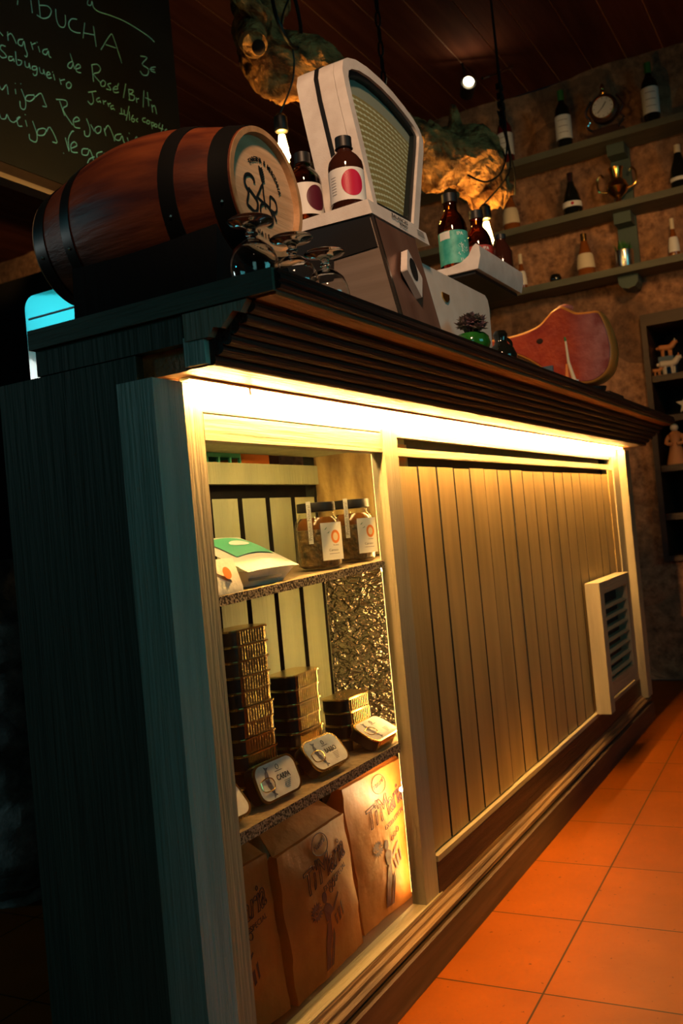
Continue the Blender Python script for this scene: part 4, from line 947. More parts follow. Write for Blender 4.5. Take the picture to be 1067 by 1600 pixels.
# --- round amber bottles
def bottle(name, label, cat, x, y, z, prof, m, capm=None, cap=None, group=None, seg=36):
    t = thing(name, label, cat, (x, y, z), 0, group)
    bm = bmesh.new(); lathe(bm, [(0.0001, 0.0)] + prof + [(0.0001, prof[-1][1])], (x, y, z), 'z', seg); link('bottle_body', bm, m, t, smooth=True)
    if cap:
        bm = bmesh.new(); lathe(bm, [(0.0001, cap[1])] + [(cap[0], cap[1]), (cap[0], cap[2])] + [(0.0001, cap[2])], (x, y, z), 'z', seg); link('cap', bm, capm, t, smooth=True)
    return t
def wlabel(parent, name, w, z0, z1, r, x, y, z, ang, m):
    bm = grid_rect(w, z1 - z0, 18); wrap(bm, x, y, z + (z0 + z1) / 2, r, ang); return link(name, bm, m, parent, smooth=True)
BR = [(0.0295, 0.0), (0.0320, 0.003), (0.0320, 0.078), (0.0305, 0.087), (0.024, 0.098), (0.0155, 0.106), (0.0135, 0.110), (0.0135, 0.114)]
LED = 1.4232
for i, (x, y, dot, lb) in enumerate(((1.4520, -0.062, 'red', 'small brown bottle with a red dot label before the scale head'), (1.4560, 0.028, 'wine_dot', 'brown bottle with a dark dot on its label, between barrel and scale'))):
    t = bottle('kombucha_bottle', lb, 'bottle', x, y, LED - 0.002 * i, BR, M['amber'] if i else M['amber_dark'], M['rubber'], (0.0150, 0.1145, 0.1335), 'small brown bottles on the scale')
    zz = LED - 0.002 * i
    bm = bmesh.new(); lathe(bm, [(0.0150, 0.112), (0.0165, 0.1135), (0.0150, 0.115)], (x, y, zz), 'z', 30); link('neck_ring', bm, M['rubber'], t, smooth=True)
    ang = math.radians(-140 if i == 0 else -135); lb_ = wlabel(t, 'paper_label', 0.132, 0.012, 0.070, 0.0323, x, y, zz, ang, M['label'])
    bm = disc(0.0205, 0.0235, 30, 6, 0.003 + 0.011 * i, 0.001); wrap(bm, x, y, zz + 0.041, 0.0326, ang); link('round_print', bm, M[dot], lb_)
    bm = bmesh.new(); n = 4
    for k in range(7): 
        g2 = grid_rect(0.012, 0.0010, 4); 
        for v in g2.verts: v.co.x -= 0.034; v.co.y += -0.016 + 0.005 * k
        wrap(g2, x, y, zz + 0.041, 0.0326, ang); me = bpy.data.meshes.new('m'); g2.to_mesh(me); g2.free(); bm.from_mesh(me); bpy.data.meshes.remove(me)
    link('small_print', bm, M['grey_print'], lb_)
# --- larger bottles on the weighing plate
BB = [(0.0325, 0.0), (0.0350, 0.004), (0.0350, 0.118), (0.0335, 0.130), (0.026, 0.148), (0.0175, 0.160), (0.0160, 0.165), (0.0160, 0.182)]
PZ = 1.4295
for i, (x, y, lb) in enumerate(((2.055, -0.024, 'brown bottle with a teal label standing foremost on the weighing plate'), (2.215, -0.030, 'amber bottle with a red label standing behind the teal-labelled one'), (2.218, -0.088, 'dark bottle standing at the right edge of the weighing plate'))):
    prof = BB if i < 2 else [(0.024, 0), (0.025, 0.003), (0.025, 0.085), (0.019, 0.1), (0.011, 0.112), (0.011, 0.118)]
    cap = (0.0185, 0.1825, 0.203) if i < 2 else (0.0125, 0.1185, 0.13)
    t = bottle('beer_bottle', lb, 'bottle', x, y, PZ, prof, M['amber'] if i != 2 else M['amber_dark'], M['rubber'], cap, 'bottles on the weighing plate')
    if i < 2:
        ang = math.radians(-150); lb_ = wlabel(t, 'paper_label', 0.150, 0.030, 0.108, 0.0353, x, y, PZ, ang, M['label_teal' if i == 0 else 'label_red'])
        g2 = text_bm('IPA', 0.012); g2.transform(Matrix.Translation((0.012, 0.030, 0))); wrap(g2, x, y, PZ + 0.069, 0.0357, ang); link('lettering', g2, M['white_print'], lb_)
        if i == 0:
            g2 = text_bm('33 cl', 0.009); g2.transform(Matrix.Translation((0.016, -0.032, 0))); wrap(g2, x, y, PZ + 0.069, 0.0357, ang); link('lettering', g2, M['white_print'], lb_)
            bm = bmesh.new()
            for k in range(34):
                a = random.uniform(0, 2 * PI); r = random.uniform(0, 1); px, py = 0.014 + 0.018 * r * math.cos(a), 0.0 + 0.022 * r * math.sin(a); s = random.uniform(0.001, 0.0022)
                prism(bm, [(px - s, py - s * .6), (px + s, py - s * .6), (px, py + s)], 'z', 0, 0.0002)
            wrap(bm, x, y, PZ + 0.069, 0.0357, ang); link('mountain_drawing', bm, M['white_print'], lb_)
            g2 = grid_rect(0.030, 0.018, 5); 
            for v in g2.verts: v.co.x -= 0.028; v.co.y += 0.029
            wrap(g2, x, y, PZ + 0.069, 0.0356, ang); link('white_corner', g2, M['label'], lb_)
        else:
            g2 = grid_rect(0.013, 0.013, 3); wrap(g2, x, y, PZ + 0.085, 0.0356, ang + 0.1); link('blue_square', g2, M['blue_paint'], lb_)
# two clay bowls at the back of the plate
for i in range(2):
    bm = bmesh.new(); lathe(bm, [(0.0001, 0), (0.018, 0), (0.034, 0.012), (0.040, 0.026), (0.038, 0.026), (0.032, 0.014), (0.0001, 0.006)], (2.04, 0.090, 1.4298 + i * 0.0215), 'z', 36)
    t = link('clay_bowl', bm, M['terracotta'], smooth=True)
    tag(t, ['lower', 'upper'][i] + ' of two stacked brown clay bowls behind the teal-labelled bottle', 'bowl', 'stacked clay bowls')
# --- succulent in a green pot
cx, cy = 1.772, -0.150
t = thing('potted_succulent', 'small purple-green succulent in a round green glazed pot at the counter edge', 'plant', (cx, cy, ZT))
bm = bmesh.new(); lathe(bm, [(0.0001, 0.0), (0.018, 0.0), (0.032, 0.008), (0.038, 0.024), (0.035, 0.038), (0.028, 0.045), (0.024, 0.044), (0.022, 0.040), (0.0001, 0.038)], (cx, cy, ZT + .0003), 'z', 40); link('pot', bm, M['green_glaze'], t, smooth=True)
bm = bmesh.new()
for k in range(14):
    hx = cx + random.uniform(-0.026, 0.026); hy = cy + random.uniform(-0.026, 0.026); hz = ZT + 0.046 + 0.028 * (1 - ((hx - cx) ** 2 + (hy - cy) ** 2) / 0.0011)
    if k == 0: hx, hy, hz = cx, cy, ZT + 0.076
    tube(bm, [(cx + (hx - cx) * .4, cy + (hy - cy) * .4, ZT + 0.036), (hx, hy, hz)], 0.0025, 5)
    for ring, (nl, el, ll) in enumerate(((5, 72, 0.013), (7, 50, 0.018), (8, 26, 0.020), (8, 0, 0.018))):
        for i in range(nl):
            a = 2 * PI * i / nl + ring * 0.5 + k; e = math.radians(el + random.uniform(-8, 8))
            d = Vector((math.cos(a) * math.cos(e), math.sin(a) * math.cos(e), math.sin(e))); s = Vector((-math.sin(a), math.cos(a), 0)); u = s.cross(d); p0 = Vector((hx, hy, hz)); ll2 = ll * random.uniform(.85, 1.15)
            v = [bm.verts.new(p0), bm.verts.new(p0 + d * ll2 * .6 + s * ll2 * .28), bm.verts.new(p0 + d * ll2), bm.verts.new(p0 + d * ll2 * .6 - s * ll2 * .28), bm.verts.new(p0 + d * ll2 * .55 - u * ll2 * .16)]
            bm.faces.new((v[0], v[1], v[2], v[3])); bm.faces.new((v[0], v[4], v[1])); bm.faces.new((v[1], v[4], v[2])); bm.faces.new((v[2], v[4], v[3])); bm.faces.new((v[3], v[4], v[0]))
link('rosettes', bm, M['succulent'], t)
# --- small black jug
cx, cy = 2.00, -0.135
t = thing('black_jug', 'small glossy black jug standing between the succulent and the ham', 'jug', (cx, cy, ZT))
bm = bmesh.new(); lathe(bm, [(0.0001, 0.0), (0.022, 0.0), (0.032, 0.014), (0.034, 0.032), (0.028, 0.048), (0.016, 0.058), (0.013, 0.066), (0.017, 0.080), (0.012, 0.088), (0.0001, 0.090)], (cx, cy, ZT + .0003), 'z', 36); link('jug_body', bm, M['wine_glass'], t, smooth=True)
bm = bmesh.new(); tube(bm, smooth_path([(cx + 0.015, cy - 0.005, ZT + 0.075), (cx + 0.036, cy - 0.012, ZT + 0.065), (cx + 0.032, cy - 0.01, ZT + 0.040)]), 0.004, 8); link('handle', bm, M['wine_glass'], t, smooth=True)

# --- cured ham on a wooden stand, lying front to back
t = thing('cured_ham', 'cured ham joint with a pale cut face at the right end of the counter', 'ham', (2.9, 0, ZT + 0.03))
HX = 2.90
ham_out = smooth_path([(p[0], 0, p[1]) for p in [(0.30, 1.428), (0.20, 1.432), (0.127, 1.431), (0.06, 1.437), (0.017, 1.449), (-0.010, 1.470), (-0.030, 1.486), (-0.058, 1.494), (-0.080, 1.483), (-0.105, 1.466), (-0.140, 1.461), (-0.168, 1.458), (-0.183, 1.445), (-0.197, 1.402), (-0.205, 1.350), (-0.202, 1.305), (-0.188, 1.270), (-0.160, 1.247), (-0.120, 1.238), (-0.060, 1.252), (0.0, 1.290), (0.06, 1.340), (0.13, 1.378), (0.20, 1.388), (0.30, 1.385)]], 4)
hc = Vector((0, 0, 0))
def ham_loop(bm, x, inset):
    vs = []
    n = len(ham_out)
    for i in range(n):
        a, b, c = ham_out[i - 1], ham_out[i], ham_out[(i + 1) % n]
        d = (c - a).normalized(); nn = Vector((d.z, 0, -d.x))       # outward normal of the clockwise outline
        k = min(inset, 0.45 * (0.045 if b.y > 9 else (0.11 if b.x < 0.03 else 0.045)))
        q = b + nn * (k if nn.dot(Vector((-0.05, 0, 1.37)) - b) > 0 or b.x > 0.03 and (1.408 - b.z) * nn.z > 0 else -k)
        w = 0.003 * noise.noise(Vector((x * 30, q.x * 25, q.z * 25)))
        vs.append(bm.verts.new((x + w, q.x, q.z)))
    return vs
bm = bmesh.new(); pr = None
for x, ins in ((HX - 0.066, 0.0085), (HX - 0.062, 0.0035), (HX - 0.054, 0.001), (HX - 0.02, 0.0), (HX + 0.02, 0.002), (HX + 0.05, 0.014), (HX + 0.07, 0.034)):
    L2 = ham_loop(bm, x, ins)
    if pr:
        for i in range(len(L2)): bm.faces.new((pr[i], pr[(i + 1) % len(L2)], L2[(i + 1) % len(L2)], L2[i]))
    else: bm.faces.new(L2[::-1])
    pr = L2
bm.faces.new(pr); link('fat_and_skin', bm, M['ham_fat'], t, smooth=True)
bm = bmesh.new(); A = ham_loop(bm, HX - 0.0685, 0.0105); B = ham_loop(bm, HX - 0.060, 0.0045)
for i in range(len(A)): bm.faces.new((A[i], A[(i + 1) % len(A)], B[(i + 1) % len(A)], B[i]))
bm.faces.new(A[::-1]); link('lean_face', bm, M['ham'], t, smooth=True)
bm = bmesh.new(); bmesh.ops.create_icosphere(bm, subdivisions=3, radius=0.020, matrix=Matrix.Translation((HX - 0.03, -0.064, 1.488)) @ Matrix.Diagonal((1.3, 1.3, 0.6, 1)))
for v in bm.verts: v.co += Vector((0, 0, 0.006)) * noise.noise(v.co * 60)
link('bone_end', bm, M['ham_cut'], t, smooth=True)
bm = bmesh.new(); bmesh.ops.create_icosphere(bm, subdivisions=2, radius=0.010, matrix=Matrix.Translation((HX - 0.069, 0.015, 1.395)) @ Matrix.Diagonal((0.3, 1.1, 0.9, 1))); link('stamp_mark', bm, M['hole'], t, smooth=True)
s = thing('ham_stand', 'dark wooden stand with steel prong holding the cured ham', 'stand', (2.9, 0, ZT))
link('stand_board', bx(2.82, 3.02, -0.185, 0.215, ZT + 0.0005, ZT + 0.020), M['dark_wood'], s, bevel=0.004)
link('stand_post', bx(2.895, 2.945, 0.185, 0.210, ZT + 0.020, 1.386), M['dark_wood'], s, bevel=0.003)
link('stand_rest', bx(2.88, 2.93, -0.13, -0.09, ZT + 0.020, 1.240), M['rubber'], s, bevel=0.003)
link('stand_clamp', bx(2.822, 2.833, -0.02, 0.045, ZT + 0.02, ZT + 0.125), M['blue_paint'], s, bevel=0.004)
# --- thin candle holder in front of the ham, and black dish
cx, cy = 2.60, -0.140
t = thing('incense_holder', 'slim green-tipped stick in a pale holder in front of the ham', 'holder', (cx, cy, ZT))
bm = bmesh.new(); lathe(bm, [(0.0001, 0), (0.024, 0), (0.024, 0.006), (0.012, 0.012), (0.010, 0.030), (0.0125, 0.036), (0.0001, 0.037)], (cx, cy, ZT + .0003), 'z', 24); link('holder_base', bm, M['label'], t, smooth=True)
bm = bmesh.new(); tube(bm, [(cx, cy, ZT + 0.036), (cx, cy + 0.012, ZT + 0.09), (cx - 0.002, cy + 0.014, ZT + 0.150)], [0.006, 0.0042, 0.0030], 8); link('stick', bm, M['label_cream'], t, smooth=True)
bm = bmesh.new(); tube(bm, [(cx - 0.002, cy + 0.0142, ZT + 0.1505), (cx - 0.003, cy + 0.015, ZT + 0.162)], [0.004, 0.003], 8); link('tip', bm, M['leaf'], t, smooth=True)
bm = bmesh.new(); tube(bm, [(cx - 0.004, cy + 0.020, ZT + 0.018), (cx, cy + 0.018, ZT + 0.085)], [0.008, 0.003], 8); link('orange_ribbon', bm, M['orange_print'], t, smooth=True)
bm = bmesh.new(); lathe(bm, [(0.0001, 0), (0.028, 0), (0.046, 0.010), (0.050, 0.022), (0.047, 0.022), (0.040, 0.011), (0.0001, 0.006)], (2.72, -0.150, ZT + .0003), 'z', 30)
tag(link('black_dish', bm, M['rubber'], smooth=True), 'small black dish in front of the ham joint', 'dish')
# ================================================================== ABOVE AND BEHIND
# --- chalkboard hung from the ceiling
HAND = '1927,2497 1924,2483;1978,2522 1980,2484;2010,2537 2011,2486;2010,2521 2044,2535 2059,2527 2047,2503 2021,2486 1998,2486;2078,2541 2078,2509 2088,2492 2107,2497 2116,2515 2117,2540;2168,2549 2144,2540 2129,2518 2136,2502 2159,2503 2178,2510;2202,2553 2188,2497;2194,2517 2244,2532;2241,2559 2246,2494;2267,2493 2318,2564 2334,2562 2364,2488;2292,2521 2340,2530;2227,2639 2222,2623 2238,2627 2245,2644 2249,2626 2272,2622 2330,2635 2398,2646 2468,2648 2522,2646 2548,2639;2465,2554 2500,2563 2470,2528 2501,2524 2494,2500 2470,2490 2456,2498;2542,2547 2518,2535 2515,2523 2538,2526;2508,2526 2534,2534;1847,2369 1859,2362;1877,2382 1877,2356;1875,2369 1889,2382 1899,2374 1907,2359;1934,2384 1918,2376 1914,2362 1928,2362 1937,2380 1940,2360 1946,2347 1942,2335 1935,2336;1964,2389 1970,2368;1966,2382 1983,2394;1992,2388 1997,2372;1988,2400 1990,2398;2029,2395 2012,2385 2009,2374 2022,2375 2032,2391 2033,2376 2041,2374;2132,2400 2115,2387 2109,2373 2123,2374 2135,2396;2124,2421 2138,2378;2145,2380 2165,2394 2158,2401 2144,2388 2147,2373 2165,2376;2218,2424 2219,2369;2216,2422 2242,2435 2257,2428 2247,2410 2222,2394 2255,2377;2264,2391 2251,2377 2256,2368 2270,2375 2275,2389 2264,2391;2301,2395 2285,2385 2293,2379 2298,2372 2277,2367;2311,2379 2333,2389 2325,2395 2309,2379 2316,2370 2336,2379;2340,2410 2332,2397;2375,2422 2357,2368;2387,2409 2388,2374;2387,2408 2410,2413 2403,2401 2390,2393 2414,2396 2407,2378 2383,2371;2422,2393 2424,2376;2423,2387 2436,2395;2467,2434 2455,2372;2485,2435 2486,2386;2471,2411 2502,2413;2503,2398 2504,2371;2504,2390 2517,2400 2522,2390 2525,2373;1865,2334 1850,2331 1845,2318 1860,2311 1865,2303 1849,2294 1840,2298;1888,2313 1875,2308 1874,2297 1885,2301 1891,2309 1893,2300;1901,2334 1902,2298 1915,2300 1922,2314 1907,2312;1934,2319 1935,2304 1947,2306 1950,2320 1953,2303;1978,2321 1963,2315 1961,2305 1975,2310 1980,2319 1977,2297 1966,2289 1962,2294;1989,2323 1992,2308 2004,2310 2005,2323 2010,2308;2017,2310 2032,2319 2024,2323 2016,2310 2023,2303 2036,2310;2045,2324 2049,2307;2041,2330 2043,2329;2069,2320 2074,2303;2070,2314 2091,2326;2109,2325 2097,2315 2098,2303 2110,2306 2118,2320 2109,2325;2190,2323 2227,2341;2207,2332 2211,2302 2198,2287 2185,2293;2241,2325 2226,2314 2231,2307 2242,2314 2244,2309;2256,2322 2258,2309;2258,2317 2270,2325;2277,2321 2281,2310;2279,2317 2291,2325;2304,2322 2291,2315 2292,2306 2303,2312 2308,2308;2342,2327 2341,2310;2331,2305 2350,2310;2355,2326 2355,2310 2365,2312;2382,2348 2361,2293;2380,2329 2379,2299;2399,2324 2388,2306 2396,2299 2406,2312 2392,2309;2422,2321 2412,2311 2420,2308;2462,2336 2447,2329 2448,2319 2462,2322;2472,2332 2466,2321 2477,2321 2484,2332 2472,2332;2492,2333 2494,2309;2491,2330 2506,2335 2502,2323 2493,2320;2513,2334 2507,2323 2518,2324 2522,2334 2513,2334;2539,2345 2530,2327 2554,2329;2554,2345 2542,2314;2575,2336 2563,2328 2574,2324;1831,2206 1839,2197 1857,2219 1860,2192;1888,2218 1889,2204;1889,2236 1891,2235;1910,2243 1912,2242;1911,2227 1924,2196 1918,2170 1903,2169 1902,2188;1956,2226 1932,2216 1924,2201 1941,2202 1959,2219 1957,2229;1963,2223 1987,2243 2000,2219 2005,2209 1989,2205;2061,2248 2077,2207;2047,2247 2087,2259 2091,2244 2072,2224 2108,2189;2117,2202 2140,2215 2130,2222 2113,2206 2116,2186 2139,2190;2172,2232 2184,2203 2177,2178 2159,2173 2158,2188;2189,2219 2203,2201;2221,2224 2206,2210 2214,2199 2231,2210 2234,2226 2221,2224;2249,2228 2255,2204;2249,2217 2270,2244 2288,2221 2295,2200;2330,2236 2304,2224 2298,2209 2319,2211 2334,2231 2340,2212 2356,2209;2359,2234 2364,2220 2379,2219;2369,2253 2372,2251;2392,2224 2407,2253 2435,2223 2404,2213;1822,2123 1827,2110 1843,2116 1849,2130 1858,2116 1874,2116 1898,2140 1885,2130 1888,2111 1902,2114;1917,2137 1921,2120;1917,2154 1919,2153;1944,2144 1957,2109 1951,2084 1928,2084 1927,2099;1983,2136 1962,2124 1960,2108 1984,2116 1995,2135 1983,2136;1996,2130 2012,2149 2036,2112 2017,2106;2072,2137 2083,2098 2084,2136 2102,2166 2111,2170;2095,2112 2119,2128 2110,2137 2094,2123 2094,2101 2119,2106;2168,2133 2143,2125 2139,2107 2162,2112 2175,2133 2190,2093 2177,2080 2160,2081 2168,2100 2193,2116;2231,2145 2206,2131 2208,2115 2228,2125 2242,2143 2246,2124 2254,2110;2259,2145 2260,2112;2261,2135 2283,2150 2290,2119;2319,2141 2337,2156 2350,2157 2370,2149;2058,2085 2060,2084'
cb = thing('chalkboard', 'large black chalkboard with handwritten drinks and cheese menu hanging from the ceiling', 'chalkboard', (2.0, 1.22, 2.0))
bm = bmesh.new(); prism(bm, [(1.0, 1.985), (2.655, 1.985), (2.655, 2.998), (1.0, 2.998)], 'y', 1.203, 1.225); link('board_panel', bm, M['board'], cb)
link('bottom_ledge', bx(0.9, 2.06, 1.180, 1.226, 1.925, 1.940), M['steel_brown'], cb, bevel=0.003)
link('bottom_rail', bx(0.9, 2.655, 1.205, 1.226, 1.940, 1.984), M['dark_wood'], cb)
bm = bmesh.new()
for s in HAND.split(';'):
    pts = [tuple(int(v) / 1000 for v in a.split(',')) for a in s.split()]
    if len(pts) < 2: continue
    tube(bm, smooth_path([(x, 1.2022, z) for x, z in pts], 3), 0.0016, 4)
for v in bm.verts: v.co.y = 1.2022 + (v.co.y - 1.2022) * 0.4
link('chalk_writing', bm, M['chalk'], cb)

# --- driftwood log hung on a chain with pendant bulbs
lg = thing('driftwood_log', 'gnarled driftwood log hanging from the ceiling above the counter with bulbs slung from it', 'driftwood', (2.5, 0.4, 2.2))
def drift(path, rad, amp=0.03, seg=26, n=6, fr=7.0):
    P = smooth_path(path, n); rr = []
    for i in range(len(P)):
        t = i / (len(P) - 1) * (len(rad) - 1); k = min(int(t), len(rad) - 2); rr.append(rad[k] + (rad[k + 1] - rad[k]) * (t - k))
    bm = bmesh.new(); tube(bm, P, rr, seg)
    for v in bm.verts:
        q = v.co.copy(); k = noise.noise_vector(q * fr) * amp + noise.noise_vector(q * fr * 2.6) * amp * 0.45 + noise.noise_vector(q * fr * 6) * amp * 0.22
        k += Vector((0, 0, 1)) * (abs(noise.noise(Vector((q.x * 6, q.y * 40, q.z * 40)))) - 0.2) * amp * 0.5
        v.co = q + k
    return bm
bm = drift([(2.17, 0.56, 2.62), (2.20, 0.55, 2.48), (2.20, 0.55, 2.36), (2.18, 0.54, 2.26), (2.24, 0.52, 2.20), (2.36, 0.46, 2.19), (2.50, 0.38, 2.12), (2.62, 0.29, 2.02), (2.74, 0.25, 2.02), (2.88, 0.21, 2.03), (3.02, 0.19, 2.00), (3.14, 0.18, 2.02), (3.24, 0.18, 2.03)],
           [0.060, 0.075, 0.062, 0.075, 0.085, 0.090, 0.08, 0.07, 0.085, 0.100, 0.080, 0.045, 0.012], 0.040, 60, 16)
link('trunk', bm, M['driftwood'], lg, smooth=True)
bm = drift([(2.13, 0.54, 2.27), (2.07, 0.50, 2.20), (2.035, 0.47, 2.155)], [0.05, 0.036, 0.030], 0.014, 18, 5); link('broken_branch', bm, M['driftwood'], lg, smooth=True)
bm = drift([(2.14, 0.52, 2.30), (2.06, 0.50, 2.30), (2.00, 0.49, 2.27)], [0.045, 0.03, 0.012], 0.02, 14, 5); link('broken_branch', bm, M['driftwood'], lg, smooth=True)
bm = bmesh.new(); bmesh.ops.create_icosphere(bm, subdivisions=3, radius=0.020, matrix=Matrix.Translation((2.032, 0.455, 2.145)) @ Matrix.Diagonal((0.9, 0.9, 1, 1))); link('knot_hole', bm, M['hole'], lg, smooth=True)
bm = bmesh.new(); bmesh.ops.create_icosphere(bm, subdivisions=3, radius=0.026, matrix=Matrix.Translation((2.895, 0.115, 2.03)) @ Matrix.Diagonal((1.2, 1.0, 0.8, 1))); link('knot_hole', bm, M['hole'], lg, smooth=True)
bm = drift([(2.80, 0.22, 2.08), (2.79, 0.21, 2.14), (2.77, 0.20, 2.18)], [0.035, 0.02, 0.008], 0.012, 12, 4); link('twig_stub', bm, M['driftwood'], lg, smooth=True)
bm = bmesh.new()
for a in range(18):
    z = 2.16 + a * 0.047
    if z > 2.99: break
    pts = [(2.60 + (0.008 if a % 2 else 0) * math.cos(k * PI / 4), 0.36 + (0 if a % 2 else 0.008) * math.cos(k * PI / 4), z + 0.026 * math.sin(k * PI / 4)) for k in range(9)]
    tube(bm, pts, 0.0035, 5)
link('hanging_chain', bm, M['hoop'], lg)

def pendant(label, x, y, zs, ztop, path):
    t = thing('pendant_bulb', label, 'pendant lamp', (x, y, zs), 0)
    bm = bmesh.new(); tube(bm, smooth_path(path, 5), 0.0028, 6); link('cord', bm, M['rubber'], t, smooth=True)
    bm = bmesh.new(); lathe(bm, [(0.0001, 0.052), (0.010, 0.050), (0.019, 0.040), (0.020, 0.004), (0.017, 0.0), (0.0001, 0.0)], (x, y, zs), 'z', 28); link('socket', bm, M['rubber'], t, smooth=True)
    bm = bmesh.new(); lathe(bm, [(0.0125, -0.001), (0.015, -0.018), (0.0215, -0.048), (0.0235, -0.070), (0.020, -0.090), (0.011, -0.103), (0.0001, -0.107)], (x, y, zs), 'z', 32); link('bulb_glass', bm, M['jar'], t, smooth=True)
    bm = bmesh.new()
    for k in range(5):
        a = 2 * PI * k / 5; b2 = a + PI / 5
        tube(bm, [(x + 0.004 * math.cos(a), y + 0.004 * math.sin(a), zs - 0.012), (x + 0.018 * math.cos(a), y + 0.018 * math.sin(a), zs - 0.075), (x + 0.011 * math.cos(b2), y + 0.011 * math.sin(b2), zs - 0.080), (x + 0.004 * math.cos(b2), y + 0.004 * math.sin(b2), zs - 0.02)], 0.0016, 5)
    link('filament', bm, M['filament'], t)
    bm = bmesh.new(); lathe(bm, [(0.008, -0.010), (0.015, -0.045), (0.0165, -0.070), (0.013, -0.088), (0.004, -0.098)], (x, y, zs), 'z', 14); link('inner_glow', bm, M['bulb_glow'], t, smooth=True)
    return t
pendant('pendant filament bulb glowing between the barrel and the scale', 2.185, 0.50, 1.985, 2.25, [(2.20, 0.44, 2.36), (2.12, 0.43, 2.24), (2.185, 0.44, 2.20), (2.195, 0.455, 2.12), (2.185, 0.50, 2.037)])
pendant('pendant filament bulb glowing behind the bottles on the weighing plate', 2.930, 0.185, 1.850, 2.0, [(2.90, 0.10, 2.18), (2.915, 0.085, 2.08), (2.925, 0.09, 1.98), (2.93, 0.185, 1.902)])
# loose cables looped round the log
bm = bmesh.new()
tube(bm, smooth_path([(2.10, 0.44, 2.30), (2.10, 0.43, 2.24), (2.15, 0.43, 2.20), (2.22, 0.44, 2.22), (2.26, 0.45, 2.30), (2.25, 0.46, 2.40), (2.22, 0.50, 2.60), (2.2, 0.52, 2.995)], 5), 0.0055, 7)
tag(link('power_cable', bm, M['rubber'], smooth=True), 'black cable looped over the left part of the driftwood log', 'cable')
bm = bmesh.new()
tube(bm, smooth_path([(2.92, 0.10, 2.995), (2.91, 0.09, 2.5), (2.90, 0.085, 2.22), (2.905, 0.08, 2.08), (2.86, 0.09, 1.97), (2.78, 0.12, 1.915), (2.72, 0.16, 1.93)], 6), 0.0032, 6)
tube(bm, smooth_path([(2.945, 0.10, 2.6), (2.93, 0.09, 2.25), (2.925, 0.085, 2.10), (2.97, 0.085, 1.99), (3.0, 0.10, 1.93)], 6), 0.003, 6)
for k in range(5): box(bm, 2.902 + 0.004 * (k % 2), 2.93, 0.083, 0.10, 2.13 + 0.03 * k, 2.15 + 0.03 * k)
tag(link('power_cable', bm, M['rubber'], smooth=True), 'black cable and plugs hanging over the right end of the driftwood log', 'cable')
# spotlight on the ceiling
sp = thing('ceiling_spotlight', 'small bright spotlight under the dark ceiling right of the scale', 'lamp', (4.05, 0.58, 2.88))
f = frame((4.05, 0.58, 2.88), (0.49, -0.87, 0), (0.2, 0.1, 0.95))
bm = bmesh.new(); bmesh.ops.create_cone(bm, cap_ends=True, segments=28, radius1=0.032, radius2=0.036, depth=0.08); bm.transform(f @ Matrix.Translation((0, 0, -0.045))); link('lamp_body', bm, M['rubber'], sp, smooth=True)
bm = disc(0.024, 0.026, 24, 2, 0, 0, 0.0); bm.transform(f @ Matrix.Translation((0, 0, 0.002))); link('lens', bm, M['spot_glow'], sp)
bm = bmesh.new(); tube(bm, [(4.08, 0.60, 2.90), (4.10, 0.62, 2.999)], 0.006, 8); link('bracket', bm, M['rubber'], sp)
bm = bmesh.new(); tube(bm, [(4.10, 0.53, 2.90), (4.26, 0.43, 2.985)], 0.007, 8); link('flare_streak', bm, M['chrome'], sp)  # pale rod stands in for the flare streak beside the lamp
light('ceiling_spot_beam', 'SPOT', (4.0, 0.56, 2.86), (3.6, 0.0, 1.2), 6, (1.0, 0.8, 0.5), 0.02, spot=1.4, blend=0.9)

# --- bottle shelves on the stone wall
SX0, SX1 = 4.40, 4.57
shelf_z = (2.600, 2.272, 1.970)
nm = ['top', 'middle', 'lowest']
for z, w in zip(shelf_z, nm):
    t = thing('wall_shelf', 'long grey-green wooden bottle shelf on the stone wall, %s of three' % w, 'shelf', (4.5, 0, z), 0, 'bottle shelves on the stone wall')
    link('shelf_board', bx(SX0, SX1, -1.2, 1.9, z - 0.032, z), M['shelf_green'], t, bevel=0.004)
    for y in (0.035, 0.80):
        if w != 'lowest': link('bracket', bx(4.46, 4.565, y - 0.04, y + 0.04, z - 0.085, z - 0.033), M['bracket'], t, bevel=0.004); continue
        bm = bmesh.new(); prism(bm, [(y - 0.046, z - 0.033), (y - 0.044, z - 0.070), (y - 0.030, z - 0.088), (y, z - 0.096), (y + 0.030, z - 0.088), (y + 0.044, z - 0.070), (y + 0.046, z - 0.033)], 'x', 4.455, 4.565)
        link('bracket', bm, M['bracket'], t, bevel=0.004)
    if w != 'lowest':
        link('wall_batten', bx(4.555, 4.575, -0.01, 0.08, z - 0.30, z - 0.034), M['bracket'], t)
WB = [(0.034, 0), (0.0375, 0.004), (0.0375, 0.185), (0.034, 0.205), (0.020, 0.228), (0.0145, 0.240), (0.0140, 0.285)]
CH = [(0.038, 0), (0.042, 0.004), (0.042, 0.055), (0.038, 0.095), (0.024, 0.140), (0.0145, 0.175), (0.0135, 0.200)]
MN = [(0.022, 0), (0.024, 0.003), (0.024, 0.05), (0.020, 0.085), (0.011, 0.12), (0.008, 0.15), (0.008, 0.175)]
